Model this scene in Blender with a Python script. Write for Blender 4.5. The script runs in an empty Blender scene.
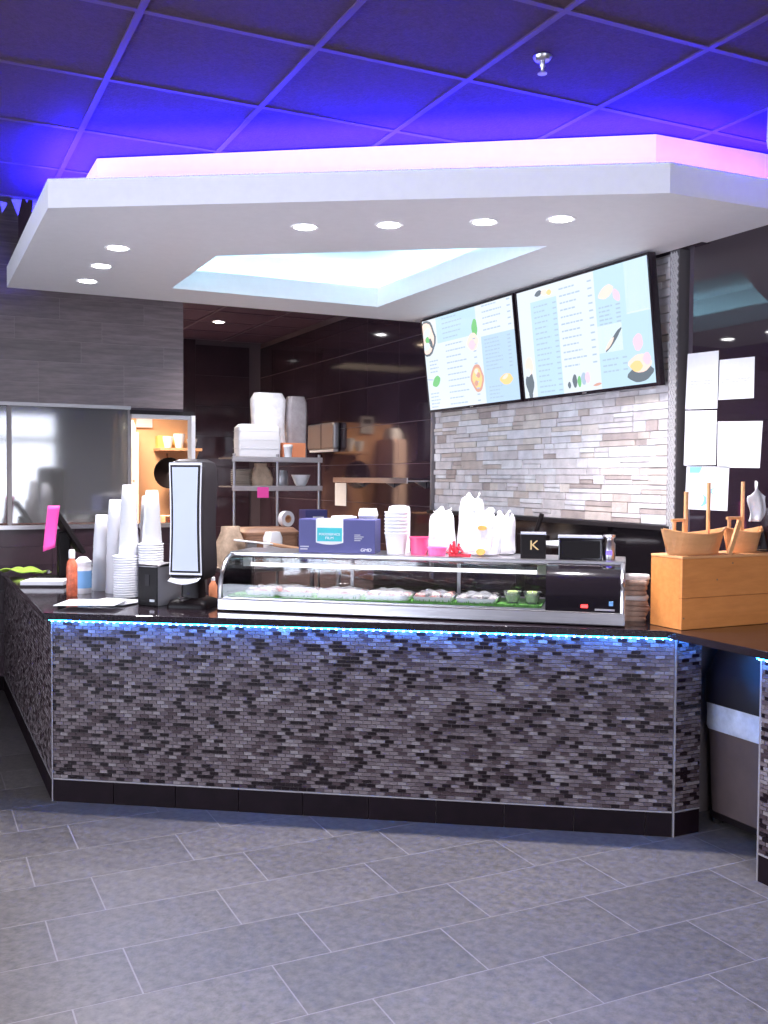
import bpy, bmesh, math, random
from mathutils import Vector, Matrix, Euler
from mathutils.geometry import tessellate_polygon
random.seed(7)
SC = bpy.context.scene
COL = SC.collection

# ------------------------------------------------------------------ camera
F_PX, CAM_H = 980.0, 1.55
YAW, PITCH, ROLL = math.radians(25.8), math.radians(-2.0), math.radians(0.4)
_f = Vector((math.sin(YAW)*math.cos(PITCH), math.cos(YAW)*math.cos(PITCH), math.sin(PITCH)))
_r0 = Vector((math.cos(YAW), -math.sin(YAW), 0)); _u0 = _r0.cross(_f)
_r = _r0*math.cos(ROLL) + _u0*math.sin(ROLL); _u = _u0*math.cos(ROLL) - _r0*math.sin(ROLL)
cam = bpy.data.objects.new('camera', bpy.data.cameras.new('camera'))
cam.data.sensor_fit = 'HORIZONTAL'; cam.data.sensor_width = 36.0; cam.data.lens = 36.0*F_PX/768.0
cam.data.clip_start = 0.05; cam.data.clip_end = 100
cam.matrix_world = Matrix(((_r.x, _u.x, -_f.x, 0), (_r.y, _u.y, -_f.y, 0), (_r.z, _u.z, -_f.z, CAM_H), (0, 0, 0, 1)))
COL.objects.link(cam); SC.camera = cam

def pix(px, py, axis, val):
    """Where the photo's pixel meets the plane axis = val."""
    d = _r*((px-384)/F_PX) + _u*((512-py)/F_PX) + _f
    o = Vector((0, 0, CAM_H)); t = (val - o[axis])/d[axis]
    return o + d*t

# ------------------------------------------------------------------ world, daylight, exposure
w = bpy.data.worlds.new('world'); SC.world = w; w.use_nodes = True
bg = w.node_tree.nodes['Background']; bg.inputs[0].default_value = (0.80, 0.86, 1.0, 1); bg.inputs[1].default_value = 1.0
SC.view_settings.view_transform = 'Standard'; SC.view_settings.look = 'None'
SC.view_settings.exposure = 0.74; SC.view_settings.gamma = 1.0; SC.view_settings.use_curve_mapping = False

def area(name, loc, rot, sx, sy, energy, color):
    l = bpy.data.lights.new(name, 'AREA'); l.shape = 'RECTANGLE'; l.size = sx; l.size_y = sy
    l.energy = energy; l.color = color
    o = bpy.data.objects.new(name, l); o.location = loc; o.rotation_euler = rot; COL.objects.link(o); return o
area('daylight_front', (0.175, -3.75, 1.45), (math.radians(90), 0, 0), 4.4, 2.4, 95, (0.86, 0.90, 1.0))
area('daylight_left', (-3.85, 2.2, 1.45), (math.radians(90), 0, math.radians(-90)), 5.6, 2.3, 250, (0.80, 0.87, 1.0))

# ------------------------------------------------------------------ materials
MATS = {}
def mat(name, col, rough=0.5, metal=0.0, var=0.0, vscale=8.0, bump=0.0, bscale=40.0, emit=None, estr=0.0,
        trans=0.0, alpha=1.0, spec=0.5, island=0.0, stretch=None, coat=0.0, col2=None, rvar=0.0):
    if name in MATS: return MATS[name]
    m = bpy.data.materials.new(name); m.use_nodes = True; nt = m.node_tree; N = nt.nodes; Lk = nt.links
    b = N['Principled BSDF']
    c = (*col, 1)
    b.inputs['Base Color'].default_value = c; b.inputs['Roughness'].default_value = rough
    b.inputs['Metallic'].default_value = metal; b.inputs['Specular IOR Level'].default_value = spec
    b.inputs['Transmission Weight'].default_value = trans; b.inputs['Alpha'].default_value = alpha
    b.inputs['Coat Weight'].default_value = coat
    if emit:
        b.inputs['Emission Color'].default_value = (*emit, 1); b.inputs['Emission Strength'].default_value = estr
    tc = N.new('ShaderNodeTexCoord'); vec = tc.outputs['Object']
    if stretch:
        mp = N.new('ShaderNodeMapping'); mp.inputs['Scale'].default_value = stretch
        Lk.new(vec, mp.inputs['Vector']); vec = mp.outputs['Vector']
    src = None
    if var > 0 or col2:
        n = N.new('ShaderNodeTexNoise'); n.inputs['Scale'].default_value = vscale; n.inputs['Detail'].default_value = 5
        n.inputs['Roughness'].default_value = 0.65
        Lk.new(vec, n.inputs['Vector'])
        r = N.new('ShaderNodeValToRGB')
        a2 = col2 if col2 else tuple(x*(1-var) for x in col)
        b2 = col if col2 else tuple(min(1, x*(1+var)) for x in col)
        r.color_ramp.elements[0].position = 0.32; r.color_ramp.elements[1].position = 0.68
        r.color_ramp.elements[0].color = (*a2, 1); r.color_ramp.elements[1].color = (*b2, 1)
        Lk.new(n.outputs['Fac'], r.inputs['Fac']); src = r.outputs['Color']
        Lk.new(src, b.inputs['Base Color'])
        if rvar:
            mr = N.new('ShaderNodeMapRange'); mr.inputs['To Min'].default_value = rough-rvar; mr.inputs['To Max'].default_value = rough+rvar
            Lk.new(n.outputs['Fac'], mr.inputs['Value']); Lk.new(mr.outputs['Result'], b.inputs['Roughness'])
    if island:
        g = N.new('ShaderNodeNewGeometry'); oi = N.new('ShaderNodeObjectInfo')
        ad = N.new('ShaderNodeMath'); ad.operation = 'ADD'
        Lk.new(g.outputs['Random Per Island'], ad.inputs[0]); Lk.new(oi.outputs['Random'], ad.inputs[1])
        fr = N.new('ShaderNodeMath'); fr.operation = 'FRACT'; Lk.new(ad.outputs[0], fr.inputs[0])
        mr = N.new('ShaderNodeMapRange'); mr.inputs['To Min'].default_value = 1-island; mr.inputs['To Max'].default_value = 1+island
        Lk.new(fr.outputs[0], mr.inputs['Value'])
        mx = N.new('ShaderNodeMix'); mx.data_type = 'RGBA'; mx.blend_type = 'MULTIPLY'; mx.inputs[0].default_value = 1
        if src: Lk.new(src, mx.inputs[6])
        else: mx.inputs[6].default_value = c
        Lk.new(mr.outputs['Result'], mx.inputs[7]); Lk.new(mx.outputs[2], b.inputs['Base Color'])
    if bump:
        n2 = N.new('ShaderNodeTexNoise'); n2.inputs['Scale'].default_value = bscale; n2.inputs['Detail'].default_value = 4
        Lk.new(vec, n2.inputs['Vector'])
        bp = N.new('ShaderNodeBump'); bp.inputs['Strength'].default_value = bump; bp.inputs['Distance'].default_value = 0.01
        Lk.new(n2.outputs['Fac'], bp.inputs['Height']); Lk.new(bp.outputs['Normal'], b.inputs['Normal'])
    MATS[name] = m; return m

def ramp_island(name, stops, rough, spec=0.5, vscale=0, bump=0, bscale=30, mott=0.0):
    """Each separate piece takes its own colour from a ramp."""
    m = bpy.data.materials.new(name); m.use_nodes = True; nt = m.node_tree; N = nt.nodes; Lk = nt.links
    b = N['Principled BSDF']; b.inputs['Roughness'].default_value = rough; b.inputs['Specular IOR Level'].default_value = spec
    g = N.new('ShaderNodeNewGeometry'); oi = N.new('ShaderNodeObjectInfo')
    ad = N.new('ShaderNodeMath'); ad.operation = 'ADD'
    Lk.new(g.outputs['Random Per Island'], ad.inputs[0]); Lk.new(oi.outputs['Random'], ad.inputs[1])
    fr = N.new('ShaderNodeMath'); fr.operation = 'FRACT'; Lk.new(ad.outputs[0], fr.inputs[0])
    r = N.new('ShaderNodeValToRGB'); r.color_ramp.interpolation = 'CONSTANT'
    els = r.color_ramp.elements
    while len(els) < len(stops): els.new(0.5)
    for e, (p, c) in zip(els, stops): e.position = p; e.color = (*c, 1)
    Lk.new(fr.outputs[0], r.inputs['Fac']); out = r.outputs['Color']
    tc = N.new('ShaderNodeTexCoord')
    if mott:
        n = N.new('ShaderNodeTexNoise'); n.inputs['Scale'].default_value = vscale; n.inputs['Detail'].default_value = 6
        Lk.new(tc.outputs['Object'], n.inputs['Vector'])
        mr = N.new('ShaderNodeMapRange'); mr.inputs['From Min'].default_value = .3; mr.inputs['From Max'].default_value = .7
        mr.inputs['To Min'].default_value = 1-mott; mr.inputs['To Max'].default_value = 1+mott
        Lk.new(n.outputs['Fac'], mr.inputs['Value'])
        mx = N.new('ShaderNodeMix'); mx.data_type = 'RGBA'; mx.blend_type = 'MULTIPLY'; mx.inputs[0].default_value = 1
        Lk.new(out, mx.inputs[6]); Lk.new(mr.outputs['Result'], mx.inputs[7]); out = mx.outputs[2]
    Lk.new(out, b.inputs['Base Color'])
    if bump:
        n2 = N.new('ShaderNodeTexNoise'); n2.inputs['Scale'].default_value = bscale; n2.inputs['Detail'].default_value = 5
        Lk.new(tc.outputs['Object'], n2.inputs['Vector'])
        bp = N.new('ShaderNodeBump'); bp.inputs['Strength'].default_value = bump; bp.inputs['Distance'].default_value = 0.01
        Lk.new(n2.outputs['Fac'], bp.inputs['Height']); Lk.new(bp.outputs['Normal'], b.inputs['Normal'])
    MATS[name] = m; return m

def glass_sheet(name, tint, refl, body=0.0, bodycol=(.3, .3, .3), rough=0.03):
    """Thin sheet: mostly see-through, partly mirror, partly a film of its own colour."""
    m = bpy.data.materials.new(name); m.use_nodes = True; N = m.node_tree.nodes; Lk = m.node_tree.links
    for n in list(N):
        if n.type == 'BSDF_PRINCIPLED': N.remove(n)
    out = [n for n in N if n.type == 'OUTPUT_MATERIAL'][0]
    t = N.new('ShaderNodeBsdfTransparent'); t.inputs[0].default_value = (*tint, 1)
    g = N.new('ShaderNodeBsdfGlossy'); g.inputs['Roughness'].default_value = rough
    d = N.new('ShaderNodeBsdfDiffuse'); d.inputs[0].default_value = (*bodycol, 1)
    m1 = N.new('ShaderNodeMixShader'); m1.inputs[0].default_value = body; Lk.new(t.outputs[0], m1.inputs[1]); Lk.new(d.outputs[0], m1.inputs[2])
    lw = N.new('ShaderNodeFresnel'); lw.inputs[0].default_value = 1.45
    ad = N.new('ShaderNodeMath'); ad.operation = 'ADD'; ad.use_clamp = True; ad.inputs[1].default_value = refl; Lk.new(lw.outputs[0], ad.inputs[0])
    m2 = N.new('ShaderNodeMixShader'); Lk.new(ad.outputs[0], m2.inputs[0]); Lk.new(m1.outputs[0], m2.inputs[1]); Lk.new(g.outputs[0], m2.inputs[2])
    Lk.new(m2.outputs[0], out.inputs[0]); MATS[name] = m; return m

M_FLOOR = mat('floor_tile', (.112, .100, .096), .42, var=.40, vscale=26, bump=.12, bscale=60, island=.13, rvar=.12)
M_GROUT = mat('floor_grout', (.24, .22, .23), .7)
M_CEIL = mat('ceiling_tile', (.056, .026, .058), .85, var=.2, vscale=60, bump=.25, bscale=120)
M_GRID = mat('ceiling_grid', (.080, .045, .085), .5)
M_WOODTILE = mat('wood_look_tile', (.215, .172, .182), .38, var=.28, vscale=3.5, stretch=(1, 1, 9), island=.17, bump=.05)
M_BROWNTILE = mat('brown_tile', (.050, .026, .036), .3, var=.25, vscale=5, island=.2)
M_BLACKTILE = mat('black_tile', (.034, .021, .033), .06, var=.2, vscale=3, island=.15, spec=.55)
M_TILEGROUT = mat('dark_grout', (.075, .055, .075), .7)
M_BLACKGLASS = mat('black_glass', (.022, .013, .020), .03, spec=.9)
M_WHITEPAINT = mat('white_paint', (.88, .86, .89), .55, var=.02, vscale=20)
M_WALLPAINT = mat('wall_paint', (.30, .27, .31), .7)
M_ORANGE = mat('kitchen_wall_paint', (.82, .46, .26), .6, var=.06, vscale=3)
M_STONE = ramp_island('ledge_stone', [(0, (.68, .62, .63)), (.22, (.76, .71, .73)), (.45, (.80, .77, .79)), (.60, (.60, .51, .47)), (.72, (.72, .64, .59)), (.82, (.46, .38, .36)), (.90, (.72, .69, .73))], .85, .3, 14, .6, 45, .14)
M_STONEBACK = mat('stone_mortar', (.50, .45, .45), .9)
M_MOSAIC = ramp_island('mosaic_glass', [(0, (.115, .088, .094)), (.25, (.050, .032, .036)), (.42, (.150, .120, .126)), (.60, (.008, .003, .005)), (.80, (.085, .063, .069)), (.92, (.20, .17, .175))], .36, .22, 90, 0, 30, .15)
M_MOSGROUT = mat('mosaic_grout', (.20, .165, .17), .8)
M_BASETILE = mat('base_tile', (.007, .003, .005), .55, spec=.12, var=.3, vscale=12, island=.12)
M_CHROME = mat('brushed_steel', (.58, .56, .58), .28, 1.0, var=.1, vscale=6, stretch=(1, 1, 30))
M_STEELDK = mat('dull_steel', (.42, .40, .42), .42, .9)
M_ALU = mat('aluminium_trim', (.30, .27, .28), .5, .3)
M_GRANITE = mat('black_granite', (.018, .012, .016), .09, var=.5, vscale=160, spec=.6)
M_BLACK = mat('black_plastic', (.008, .005, .006), .45, spec=.2)
M_BLACKGL = mat('black_gloss', (.012, .009, .012), .09, spec=.8)
M_GREYDK = mat('charcoal_plastic', (.020, .016, .019), .5, spec=.25)
M_WHITE = mat('white_plastic', (.86, .85, .88), .4)
M_PAPER = mat('white_paper', (.72, .72, .76), .75, var=.03, vscale=15)
M_FOAM = mat('white_foam', (.78, .77, .80), .6, bump=.05, bscale=200)
M_FILMW = mat('milky_film', (.80, .80, .84), .25, var=.1, vscale=25, bump=.4, bscale=30)
M_FILMG = mat('grey_film', (.34, .31, .33), .3, var=.15, vscale=20, bump=.4, bscale=30)
M_BAG = mat('white_bag', (.74, .73, .77), .5, bump=.6, bscale=22)
M_PINK = mat('pink_paper', (.90, .08, .42), .6)
M_PINKP = mat('pink_plastic', (.86, .10, .26), .35)
M_HOTP = mat('hot_pink_plastic', (.90, .16, .42), .4)
M_RED = mat('red_plastic', (.72, .03, .06), .4)
M_REDO = mat('orange_red_plastic', (.78, .16, .08), .4, var=.5, vscale=30)
M_GREEN = mat('green_cloth', (.42, .62, .08), .85, var=.2, vscale=30, bump=.5, bscale=60)
M_GREENM = mat('green_leaf_mat', (.10, .30, .05), .6, var=.5, vscale=60)
M_BLUE = mat('blue_card', (.055, .055, .19), .5)
M_TEAL = mat('teal_print', (.03, .42, .46), .5)
M_LBLUE = mat('light_blue_print', (.20, .45, .80), .5)
M_INK = mat('grey_ink', (.48, .48, .55), .7)
M_INKP = mat('pale_ink', (.40, .40, .46), .7)
M_GOLD = mat('gold_print', (.85, .62, .28), .4)
M_WOOD = mat('orange_pine', (.78, .30, .085), .42, col2=(.66, .235, .06), vscale=4, stretch=(1.5, 9, 9), bump=.04)
M_WOODB = mat('boat_pine', (.84, .43, .19), .5, col2=(.74, .35, .14), vscale=5, stretch=(1.5, 9, 9), bump=.04)
M_WOODK = mat('brown_board', (.30, .16, .10), .5, var=.3, vscale=5, stretch=(1, 8, 8))
M_CARD = mat('brown_card', (.55, .30, .17), .75, var=.2, vscale=10)
M_ORBOX = mat('orange_card', (.75, .27, .13), .6)
M_KRAFT = mat('kraft_paper', (.50, .36, .26), .8, var=.3, vscale=12, bump=.5, bscale=18)
M_BEIGE = mat('beige_ceramic', (.50, .42, .36), .4, island=.2)
M_TOWEL = mat('brown_towel', (.46, .33, .27), .9, var=.25, vscale=18, bump=.4, bscale=60)
M_TOWELW = mat('white_towel', (.82, .80, .82), .9, bump=.3, bscale=60)
M_BIN = mat('bin_brown', (.095, .066, .066), .5, var=.12, vscale=8)
M_BINLID = mat('bin_lid_black', (.010, .007, .010), .45)
M_LINER = mat('bin_liner', (.55, .58, .68), .3, var=.25, vscale=9, bump=.6, bscale=14)
M_FISH = mat('salmon_food', (.78, .30, .25), .35, var=.45, vscale=45, bump=.3, bscale=60)
M_RICE = mat('rice_food', (.78, .68, .66), .5, var=.3, vscale=60, bump=.5, bscale=90)
M_AVOC = mat('avocado_food', (.30, .38, .12), .45, var=.4, vscale=40)
M_TRAYC = mat('clear_tray', (.75, .75, .78), .2, alpha=.55)
M_SILVER = mat('silver_foil', (.70, .70, .80), .25, .7)
M_CREAMD = mat('cream_door', (.62, .46, .42), .5)
M_SCRF = mat('tv_bezel', (.020, .012, .018), .25)
M_LED = mat('white_led', (1, 1, 1), .5, emit=(1.0, .98, 1.0), estr=22)
M_LEDK = mat('warm_led', (1, .9, .8), .5, emit=(1.0, .78, .55), estr=9)
M_COUNTERLED = mat('counter_led_tape', (.05, .2, .9), .5, emit=(.008, .17, 1.0), estr=55)
M_BEAD = mat('counter_led_bead', (.4, .7, 1), .5, emit=(.12, .48, 1.0), estr=60)
M_CEILLED = mat('violet_led_tape', (.2, .05, 1), .5, emit=(.03, .01, 1.0), estr=2)
M_CEILLEDP = mat('magenta_led_tape', (.4, .1, 1), .5, emit=(.10, .02, 1.0), estr=3)
M_COVE = mat('cyan_led_tape', (.6, .9, 1), .5, emit=(.40, .84, 1.0), estr=9)
M_REDLED = mat('red_display', (.5, 0, 0), .5, emit=(1, .04, .04), estr=3)
M_BLUELED = mat('blue_indicator', (0, 0, .5), .5, emit=(.08, .05, 1), estr=3)
M_TUBE = mat('white_tube', (.9, .9, .95), .4, emit=(.95, .95, 1), estr=1.1)
M_CASEGLASS = glass_sheet('case_glass', (.97, .98, .98), .03)
M_PANE = glass_sheet('sliding_pane_glass', (.55, .58, .55), .26, .62, (.20, .20, .20), .06)
M_WINGLASS = glass_sheet('window_glass', (.98, .98, 1), .0)
M_CLEAR = glass_sheet('clear_plastic', (.92, .92, .94), .05, .25, (.8, .8, .85))

# ------------------------------------------------------------------ mesh helpers
class MB:
    def __init__(s): s.v = []; s.f = []
    def add(s, vs, fs, M=None):
        o = len(s.v)
        s.v += [tuple(M @ Vector(v)) if M else tuple(v) for v in vs]
        s.f += [tuple(i+o for i in f) for f in fs]; return s
    def box(s, x0, x1, y0, y1, z0, z1, M=None):
        vs = [(x0,y0,z0),(x1,y0,z0),(x1,y1,z0),(x0,y1,z0),(x0,y0,z1),(x1,y0,z1),(x1,y1,z1),(x0,y1,z1)]
        return s.add(vs, [(3,2,1,0),(4,5,6,7),(0,1,5,4),(1,2,6,5),(2,3,7,6),(3,0,4,7)], M)
    def prism(s, poly, z0, z1, M=None):
        a = sum(poly[i][0]*poly[(i+1)%len(poly)][1]-poly[(i+1)%len(poly)][0]*poly[i][1] for i in range(len(poly)))
        if a < 0: poly = poly[::-1]
        n = len(poly); vs = [(p[0],p[1],z0) for p in poly]+[(p[0],p[1],z1) for p in poly]
        tri = tessellate_polygon([[Vector((p[0],p[1],0)) for p in poly]])
        fs = []
        for t in tri:
            A = (Vector(vs[t[1]])-Vector(vs[t[0]])).cross(Vector(vs[t[2]])-Vector(vs[t[0]])).z
            t = tuple(t) if A > 0 else (t[0], t[2], t[1])
            fs.append(tuple(i+n for i in t)); fs.append(t[::-1])
        fs += [(i, (i+1)%n, (i+1)%n+n, i+n) for i in range(n)]
        return s.add(vs, fs, M)
    def lathe(s, prof, n=20, M=None, cap=True):
        vs = []; fs = []
        for r, z in prof:
            for k in range(n): a = 2*math.pi*k/n; vs.append((r*math.cos(a), r*math.sin(a), z))
        for i in range(len(prof)-1):
            for k in range(n):
                k2 = (k+1)%n; fs.append((i*n+k, i*n+k2, (i+1)*n+k2, (i+1)*n+k))
        if cap:
            if prof[0][0] > 1e-6: fs.append(tuple(range(n))[::-1])
            if prof[-1][0] > 1e-6: fs.append(tuple((len(prof)-1)*n+k for k in range(n)))
        return s.add(vs, fs, M)
    def tube(s, pts, r, n=8, M=None):
        pts = [Vector(p) for p in pts]; vs = []; fs = []
        rs = r if isinstance(r, (list, tuple)) else [r]*len(pts)
        for i, p in enumerate(pts):
            d = (pts[min(i+1, len(pts)-1)]-pts[max(i-1, 0)]).normalized()
            a = d.cross(Vector((0, 0, 1)) if abs(d.z) < .9 else Vector((1, 0, 0))).normalized(); b = d.cross(a)
            for k in range(n):
                t = 2*math.pi*k/n; vs.append(tuple(p + (a*math.cos(t)+b*math.sin(t))*rs[i]))
        for i in range(len(pts)-1):
            for k in range(n):
                k2 = (k+1)%n; fs.append((i*n+k, (i+1)*n+k, (i+1)*n+k2, i*n+k2))
        fs.append(tuple(range(n))); fs.append(tuple((len(pts)-1)*n+k for k in range(n))[::-1])
        return s.add(vs, fs, M)
    def grid(s, nx, ny, fn, M=None):
        vs = [fn(i/nx, j/ny) for j in range(ny+1) for i in range(nx+1)]
        fs = [(j*(nx+1)+i, j*(nx+1)+i+1, (j+1)*(nx+1)+i+1, (j+1)*(nx+1)+i) for j in range(ny) for i in range(nx)]
        return s.add(vs, fs, M)
    def mesh(s, name, m, smooth=False, fix=True):
        me = bpy.data.meshes.new(name); me.from_pydata(s.v, [], s.f)
        if fix:
            bm = bmesh.new(); bm.from_mesh(me); bmesh.ops.recalc_face_normals(bm, faces=bm.faces); bm.to_mesh(me); bm.free()
        if m: me.materials.append(m)
        if smooth: me.polygons.foreach_set('use_smooth', [True]*len(me.polygons))
        me.update(); return me
    def build(s, name, m, parent=None, smooth=False, bev=0, solid=0, sub=0, fix=True):
        o = bpy.data.objects.new(name, s.mesh(name, m, smooth, fix)); COL.objects.link(o)
        if parent: o.parent = parent
        if solid:
            md = o.modifiers.new('solid', 'SOLIDIFY'); md.thickness = solid; md.offset = 0
        if bev:
            md = o.modifiers.new('bevel', 'BEVEL'); md.width = bev; md.segments = 2; md.limit_method = 'ANGLE'
        if sub:
            md = o.modifiers.new('sub', 'SUBSURF'); md.levels = sub; md.render_levels = sub
        if smooth and not sub:
            try: o.data.set_sharp_from_angle(angle=math.radians(40))
            except Exception: pass
        return o

def inst(name, me, parent=None, loc=(0,0,0), rot=(0,0,0), scale=(1,1,1)):
    o = bpy.data.objects.new(name, me); COL.objects.link(o); o.parent = parent
    o.location = loc; o.rotation_euler = rot; o.scale = scale; return o
def tag(o, label, cat, group=None):
    o['label'] = label; o['category'] = cat
    if group: o['group'] = group
    return o
def thing(name, label, cat, loc=(0,0,0), rz=0, group=None, rot=None):
    o = bpy.data.objects.new(name, None); COL.objects.link(o); o.empty_display_size = .05
    o.location = loc; o.rotation_euler = rot if rot else (0, 0, rz)
    return tag(o, label, cat, group)
def struct(o): o['kind'] = 'structure'; return o
def stuff(o): o['kind'] = 'stuff'; return o
def semi(name, loc=(0,0,0)):
    o = bpy.data.objects.new(name, None); COL.objects.link(o); o.location = loc; o.empty_display_size = .1
    o['kind'] = 'structure'; return o
def text(name, s, size, m, parent, loc, rot, xs=1.0, depth=.0006, align='CENTER', shear=0):
    c = bpy.data.curves.new(name, 'FONT'); c.body = s; c.size = size; c.extrude = depth; c.align_x = align; c.align_y = 'CENTER'; c.shear = shear
    t = bpy.data.objects.new(name, c); COL.objects.link(t)
    bpy.context.view_layer.update()
    me = bpy.data.meshes.new_from_object(t.evaluated_get(bpy.context.evaluated_depsgraph_get()))
    bpy.data.objects.remove(t); me.materials.clear(); me.materials.append(m)
    o = inst(name, me, parent, loc, rot, (xs, 1, 1)); return o
R90 = math.pi/2

# ------------------------------------------------------------------ the room
XR, XL, YB, YF, ZC = 3.57, -3.6, 10.6, -3.6, 3.045
YW = 7.5                       # wall with the kitchen window
# floor
fl = MB().box(XL-.1, XR+.3, YF-.1, YB+.1, -.12, -.0003).build('floor', M_GROUT); struct(fl)
rows = [2.59+.315*k for k in range(-7, 17)]
tm = MB().box(-.3025, .3025, -.155, .155, -.008, 0).mesh('tile', M_FLOOR)
tiles_rest = MB()
for k, y0 in enumerate(rows):
    off = .41 if (k-7) % 2 == 0 else .005
    for j in range(-7, 7):
        xc = off+.61*j+.305; yc = y0+.1575
        if xc-.31 < XL or xc+.31 > XR+.25: continue
        if xc > -.75+.0 and yc > 1.2 and not (xc > 1.0 and yc > 4.55) and not (xc < .35 and yc < 3.0):
            inst('tile', tm, fl, (xc, yc, random.uniform(0, .0006)))
        else:
            tiles_rest.box(xc-.3025, xc+.3025, yc-.155, yc+.155, -.008, 0)
stuff(tiles_rest.build('tiles', M_FLOOR, fl))

# ceiling: dropped grid of dark 2 ft tiles
WXC, WYC, ZHI = .6807, 5.6758, 3.72            # left of the canopy the ceiling is open up to a higher one
ce = MB().box(XL-.1, XR+.3, YF-.1, WYC-.06, ZC+.03, ZC+.12).box(WXC+.03, XR+.3, WYC-.06, YB+.1, ZC+.03, ZC+.12).box(XL-.1, WXC+.03, YW+.1, YB+.1, ZC+.03, ZC+.12)
ce.box(XL-.1, WXC+.1, WYC-.1, YW+.2, ZHI, ZHI+.08).box(WXC+.03, WXC+.08, WYC-.1, YW+.1, ZC+.12, ZHI).box(XL-.1, WXC+.08, WYC-.1, WYC-.06, ZC+.12, ZHI)
ce = ce.build('ceiling', M_CEIL); struct(ce)
GX, GY = .6807, 3.2358
cm = MB().box(-.293, .293, -.293, .293, .006, .026).mesh('ceiling_tile', M_CEIL)
gx = [GX+.61*i for i in range(-7, 6)]; gy = [GY+.61*j for j in range(-11, 13)]
for i in range(len(gx)-1):
    for j in range(len(gy)-1):
        x, y = gx[i]+.305, gy[j]+.305
        if x > XR or (x < WXC and WYC < y < YW+.4): continue
        inst('ceiling_tile', cm, ce, (x, y, ZC))
def bar(x0, x1, y0, y1, z0): MB().box(x0, x1, y0, y1, z0, .008).build('grid_bar', M_GRID, ce).location = (0, 0, ZC)
for x in gx: bar(x-.012, x+.012, YF, WYC if x < WXC-.1 else YB, 0)
for y in gy: bar(XL if not WYC+.1 < y < YW+.2 else WXC, XR, y-.012, y+.012, .0005)

# right wall: plain wall behind, then black tiles at the back, stone veneer, black glass panels
wr = MB().box(XR+.02, XR+.2, YF, YB+.1, 0, ZC+.03).build('wall_right', M_TILEGROUT); struct(wr)
bt = MB().box(0, .02, -.303, .303, -.164, .164).mesh('wall_tile', M_BLACKTILE)
for k in range(7):
    for r in range(9):
        z = .165+.333*r
        if z < .8: continue
        inst('wall_tile', bt, wr, (XR+.001, 6.82+.61*k, z))
MB().box(XR+.0022, XR+.0195, 6.508, YB, .84, ZC).build('grout_bed', mat('violet_grout', (.11, .08, .10), .7), wr)
# black granite splash and ledge under the stone
MB().box(XR-.015, XR+.02, 3.93, 6.5, .87, 1.29).build('splash_panel', M_BLACKGL, wr)
MB().box(XR-.06, XR+.02, 3.90, 6.52, 1.285, 1.31).build('stone_ledge', M_GREYDK, wr, bev=.003)
# ledge stones
sb = MB().box(XR-.004, XR+.02, 3.93, 6.49, 1.31, 2.72).build('mortar_bed', M_STONEBACK, wr)
stones = []
z = 1.313
random.seed(11)
while z < 2.715:
    h = random.choice((.034, .04, .045, .052, .06)); h = min(h, 2.718-z)
    if h < .02: break
    y = 3.935 - random.uniform(0, .2)
    while y < 6.485:
        ln = random.choice((.10, .13, .16, .2, .24, .3))
        a, b = max(y, 3.935), min(y+ln, 6.485)
        if b-a > .03:
            if b-a > .12 and h > .048 and random.random() < .4:
                stones.append((a, b, z, z+h*.5)); stones.append((a, b, z+h*.5, z+h))
            else: stones.append((a, b, z, z+h))
        y += ln
    z += h
def stone_mesh(a, b, z0, z1):
    p = random.uniform(.012, .024); q = random.uniform(-.003, .003); m = MB(); g = .0004
    return m.add([(XR-.002, a+g, z0+g), (XR-.002, b-g, z0+g), (XR-.002, b-g, z1-g), (XR-.002, a+g, z1-g),
                  (XR-p+q, a+g+.002, z0+g+.002), (XR-p-q, b-g-.002, z0+g+.002), (XR-p-q*.4, b-g-.002, z1-g-.002), (XR-p+q*1.3, a+g+.002, z1-g-.002)],
                 [(0,1,2,3), (4,7,6,5), (0,4,5,1), (1,5,6,2), (2,6,7,3), (3,7,4,0)])
behind = lambda s: s[2] > 2.10 and s[0] > 4.05
vis = sorted([s for s in stones if not behind(s)], key=lambda s: -(s[1]-s[0])*(s[3]-s[2]))
rest = MB()
for k, s in enumerate(vis + [s for s in stones if behind(s)]):
    m = stone_mesh(*s)
    if k < min(300, len(vis)): m.build('stone', M_STONE, wr)
    else: rest.add(m.v, m.f)
stuff(rest.build('stones', M_STONE, wr))
# trims at both ends of the stone: aluminium profile + small patterned glass strip
MB().box(XR-.04, XR+.02, 6.487, 6.507, .9, 2.72).build('edge_trim', M_ALU, wr)
MB().box(XR-.045, XR+.02, 3.918, 3.934, .9, 2.72).build('edge_trim', M_ALU, wr)
MB().box(XR-.05, XR+.02, 3.862, 3.918, .9, 2.72).build('strip_backing', mat('strip_dark', (.10, .09, .095), .5), wr)
ps = MB()
for r in range(96):
    for c in range(3):
        y = 3.873+.017*c + (.008 if r % 2 else 0); zz = .95+.0184*r
        ps.add([(XR-.054, y-.008, zz), (XR-.054, y, zz-.014), (XR-.054, y+.008, zz), (XR-.054, y, zz+.014), (XR-.05, y-.008, zz), (XR-.05, y, zz-.014), (XR-.05, y+.008, zz), (XR-.05, y, zz+.014)],
               [(0,1,2,3), (0,4,5,1), (1,5,6,2), (2,6,7,3), (3,7,4,0)])
stuff(ps.build('diamond_pieces', mat('strip_grey', (.46, .44, .45), .45), wr))
XG = 3.545
for y0, y1, z0, z1 in ((2.45, 3.785, 1.83, 2.72), (2.45, 3.785, .905, 1.826), (1.0, 2.446, 1.83, 2.72), (1.0, 2.446, .905, 1.826), (-.5, .996, .905, 2.72)):
    MB().box(XG, XR+.02, y0, y1, z0, z1).build('glass_panel', M_BLACKGLASS, wr, bev=.0015)
MB().box(XG, XR+.02, -3.6, 3.785, 0, .90).build('lower_panel', M_BROWNTILE, wr)
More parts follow.
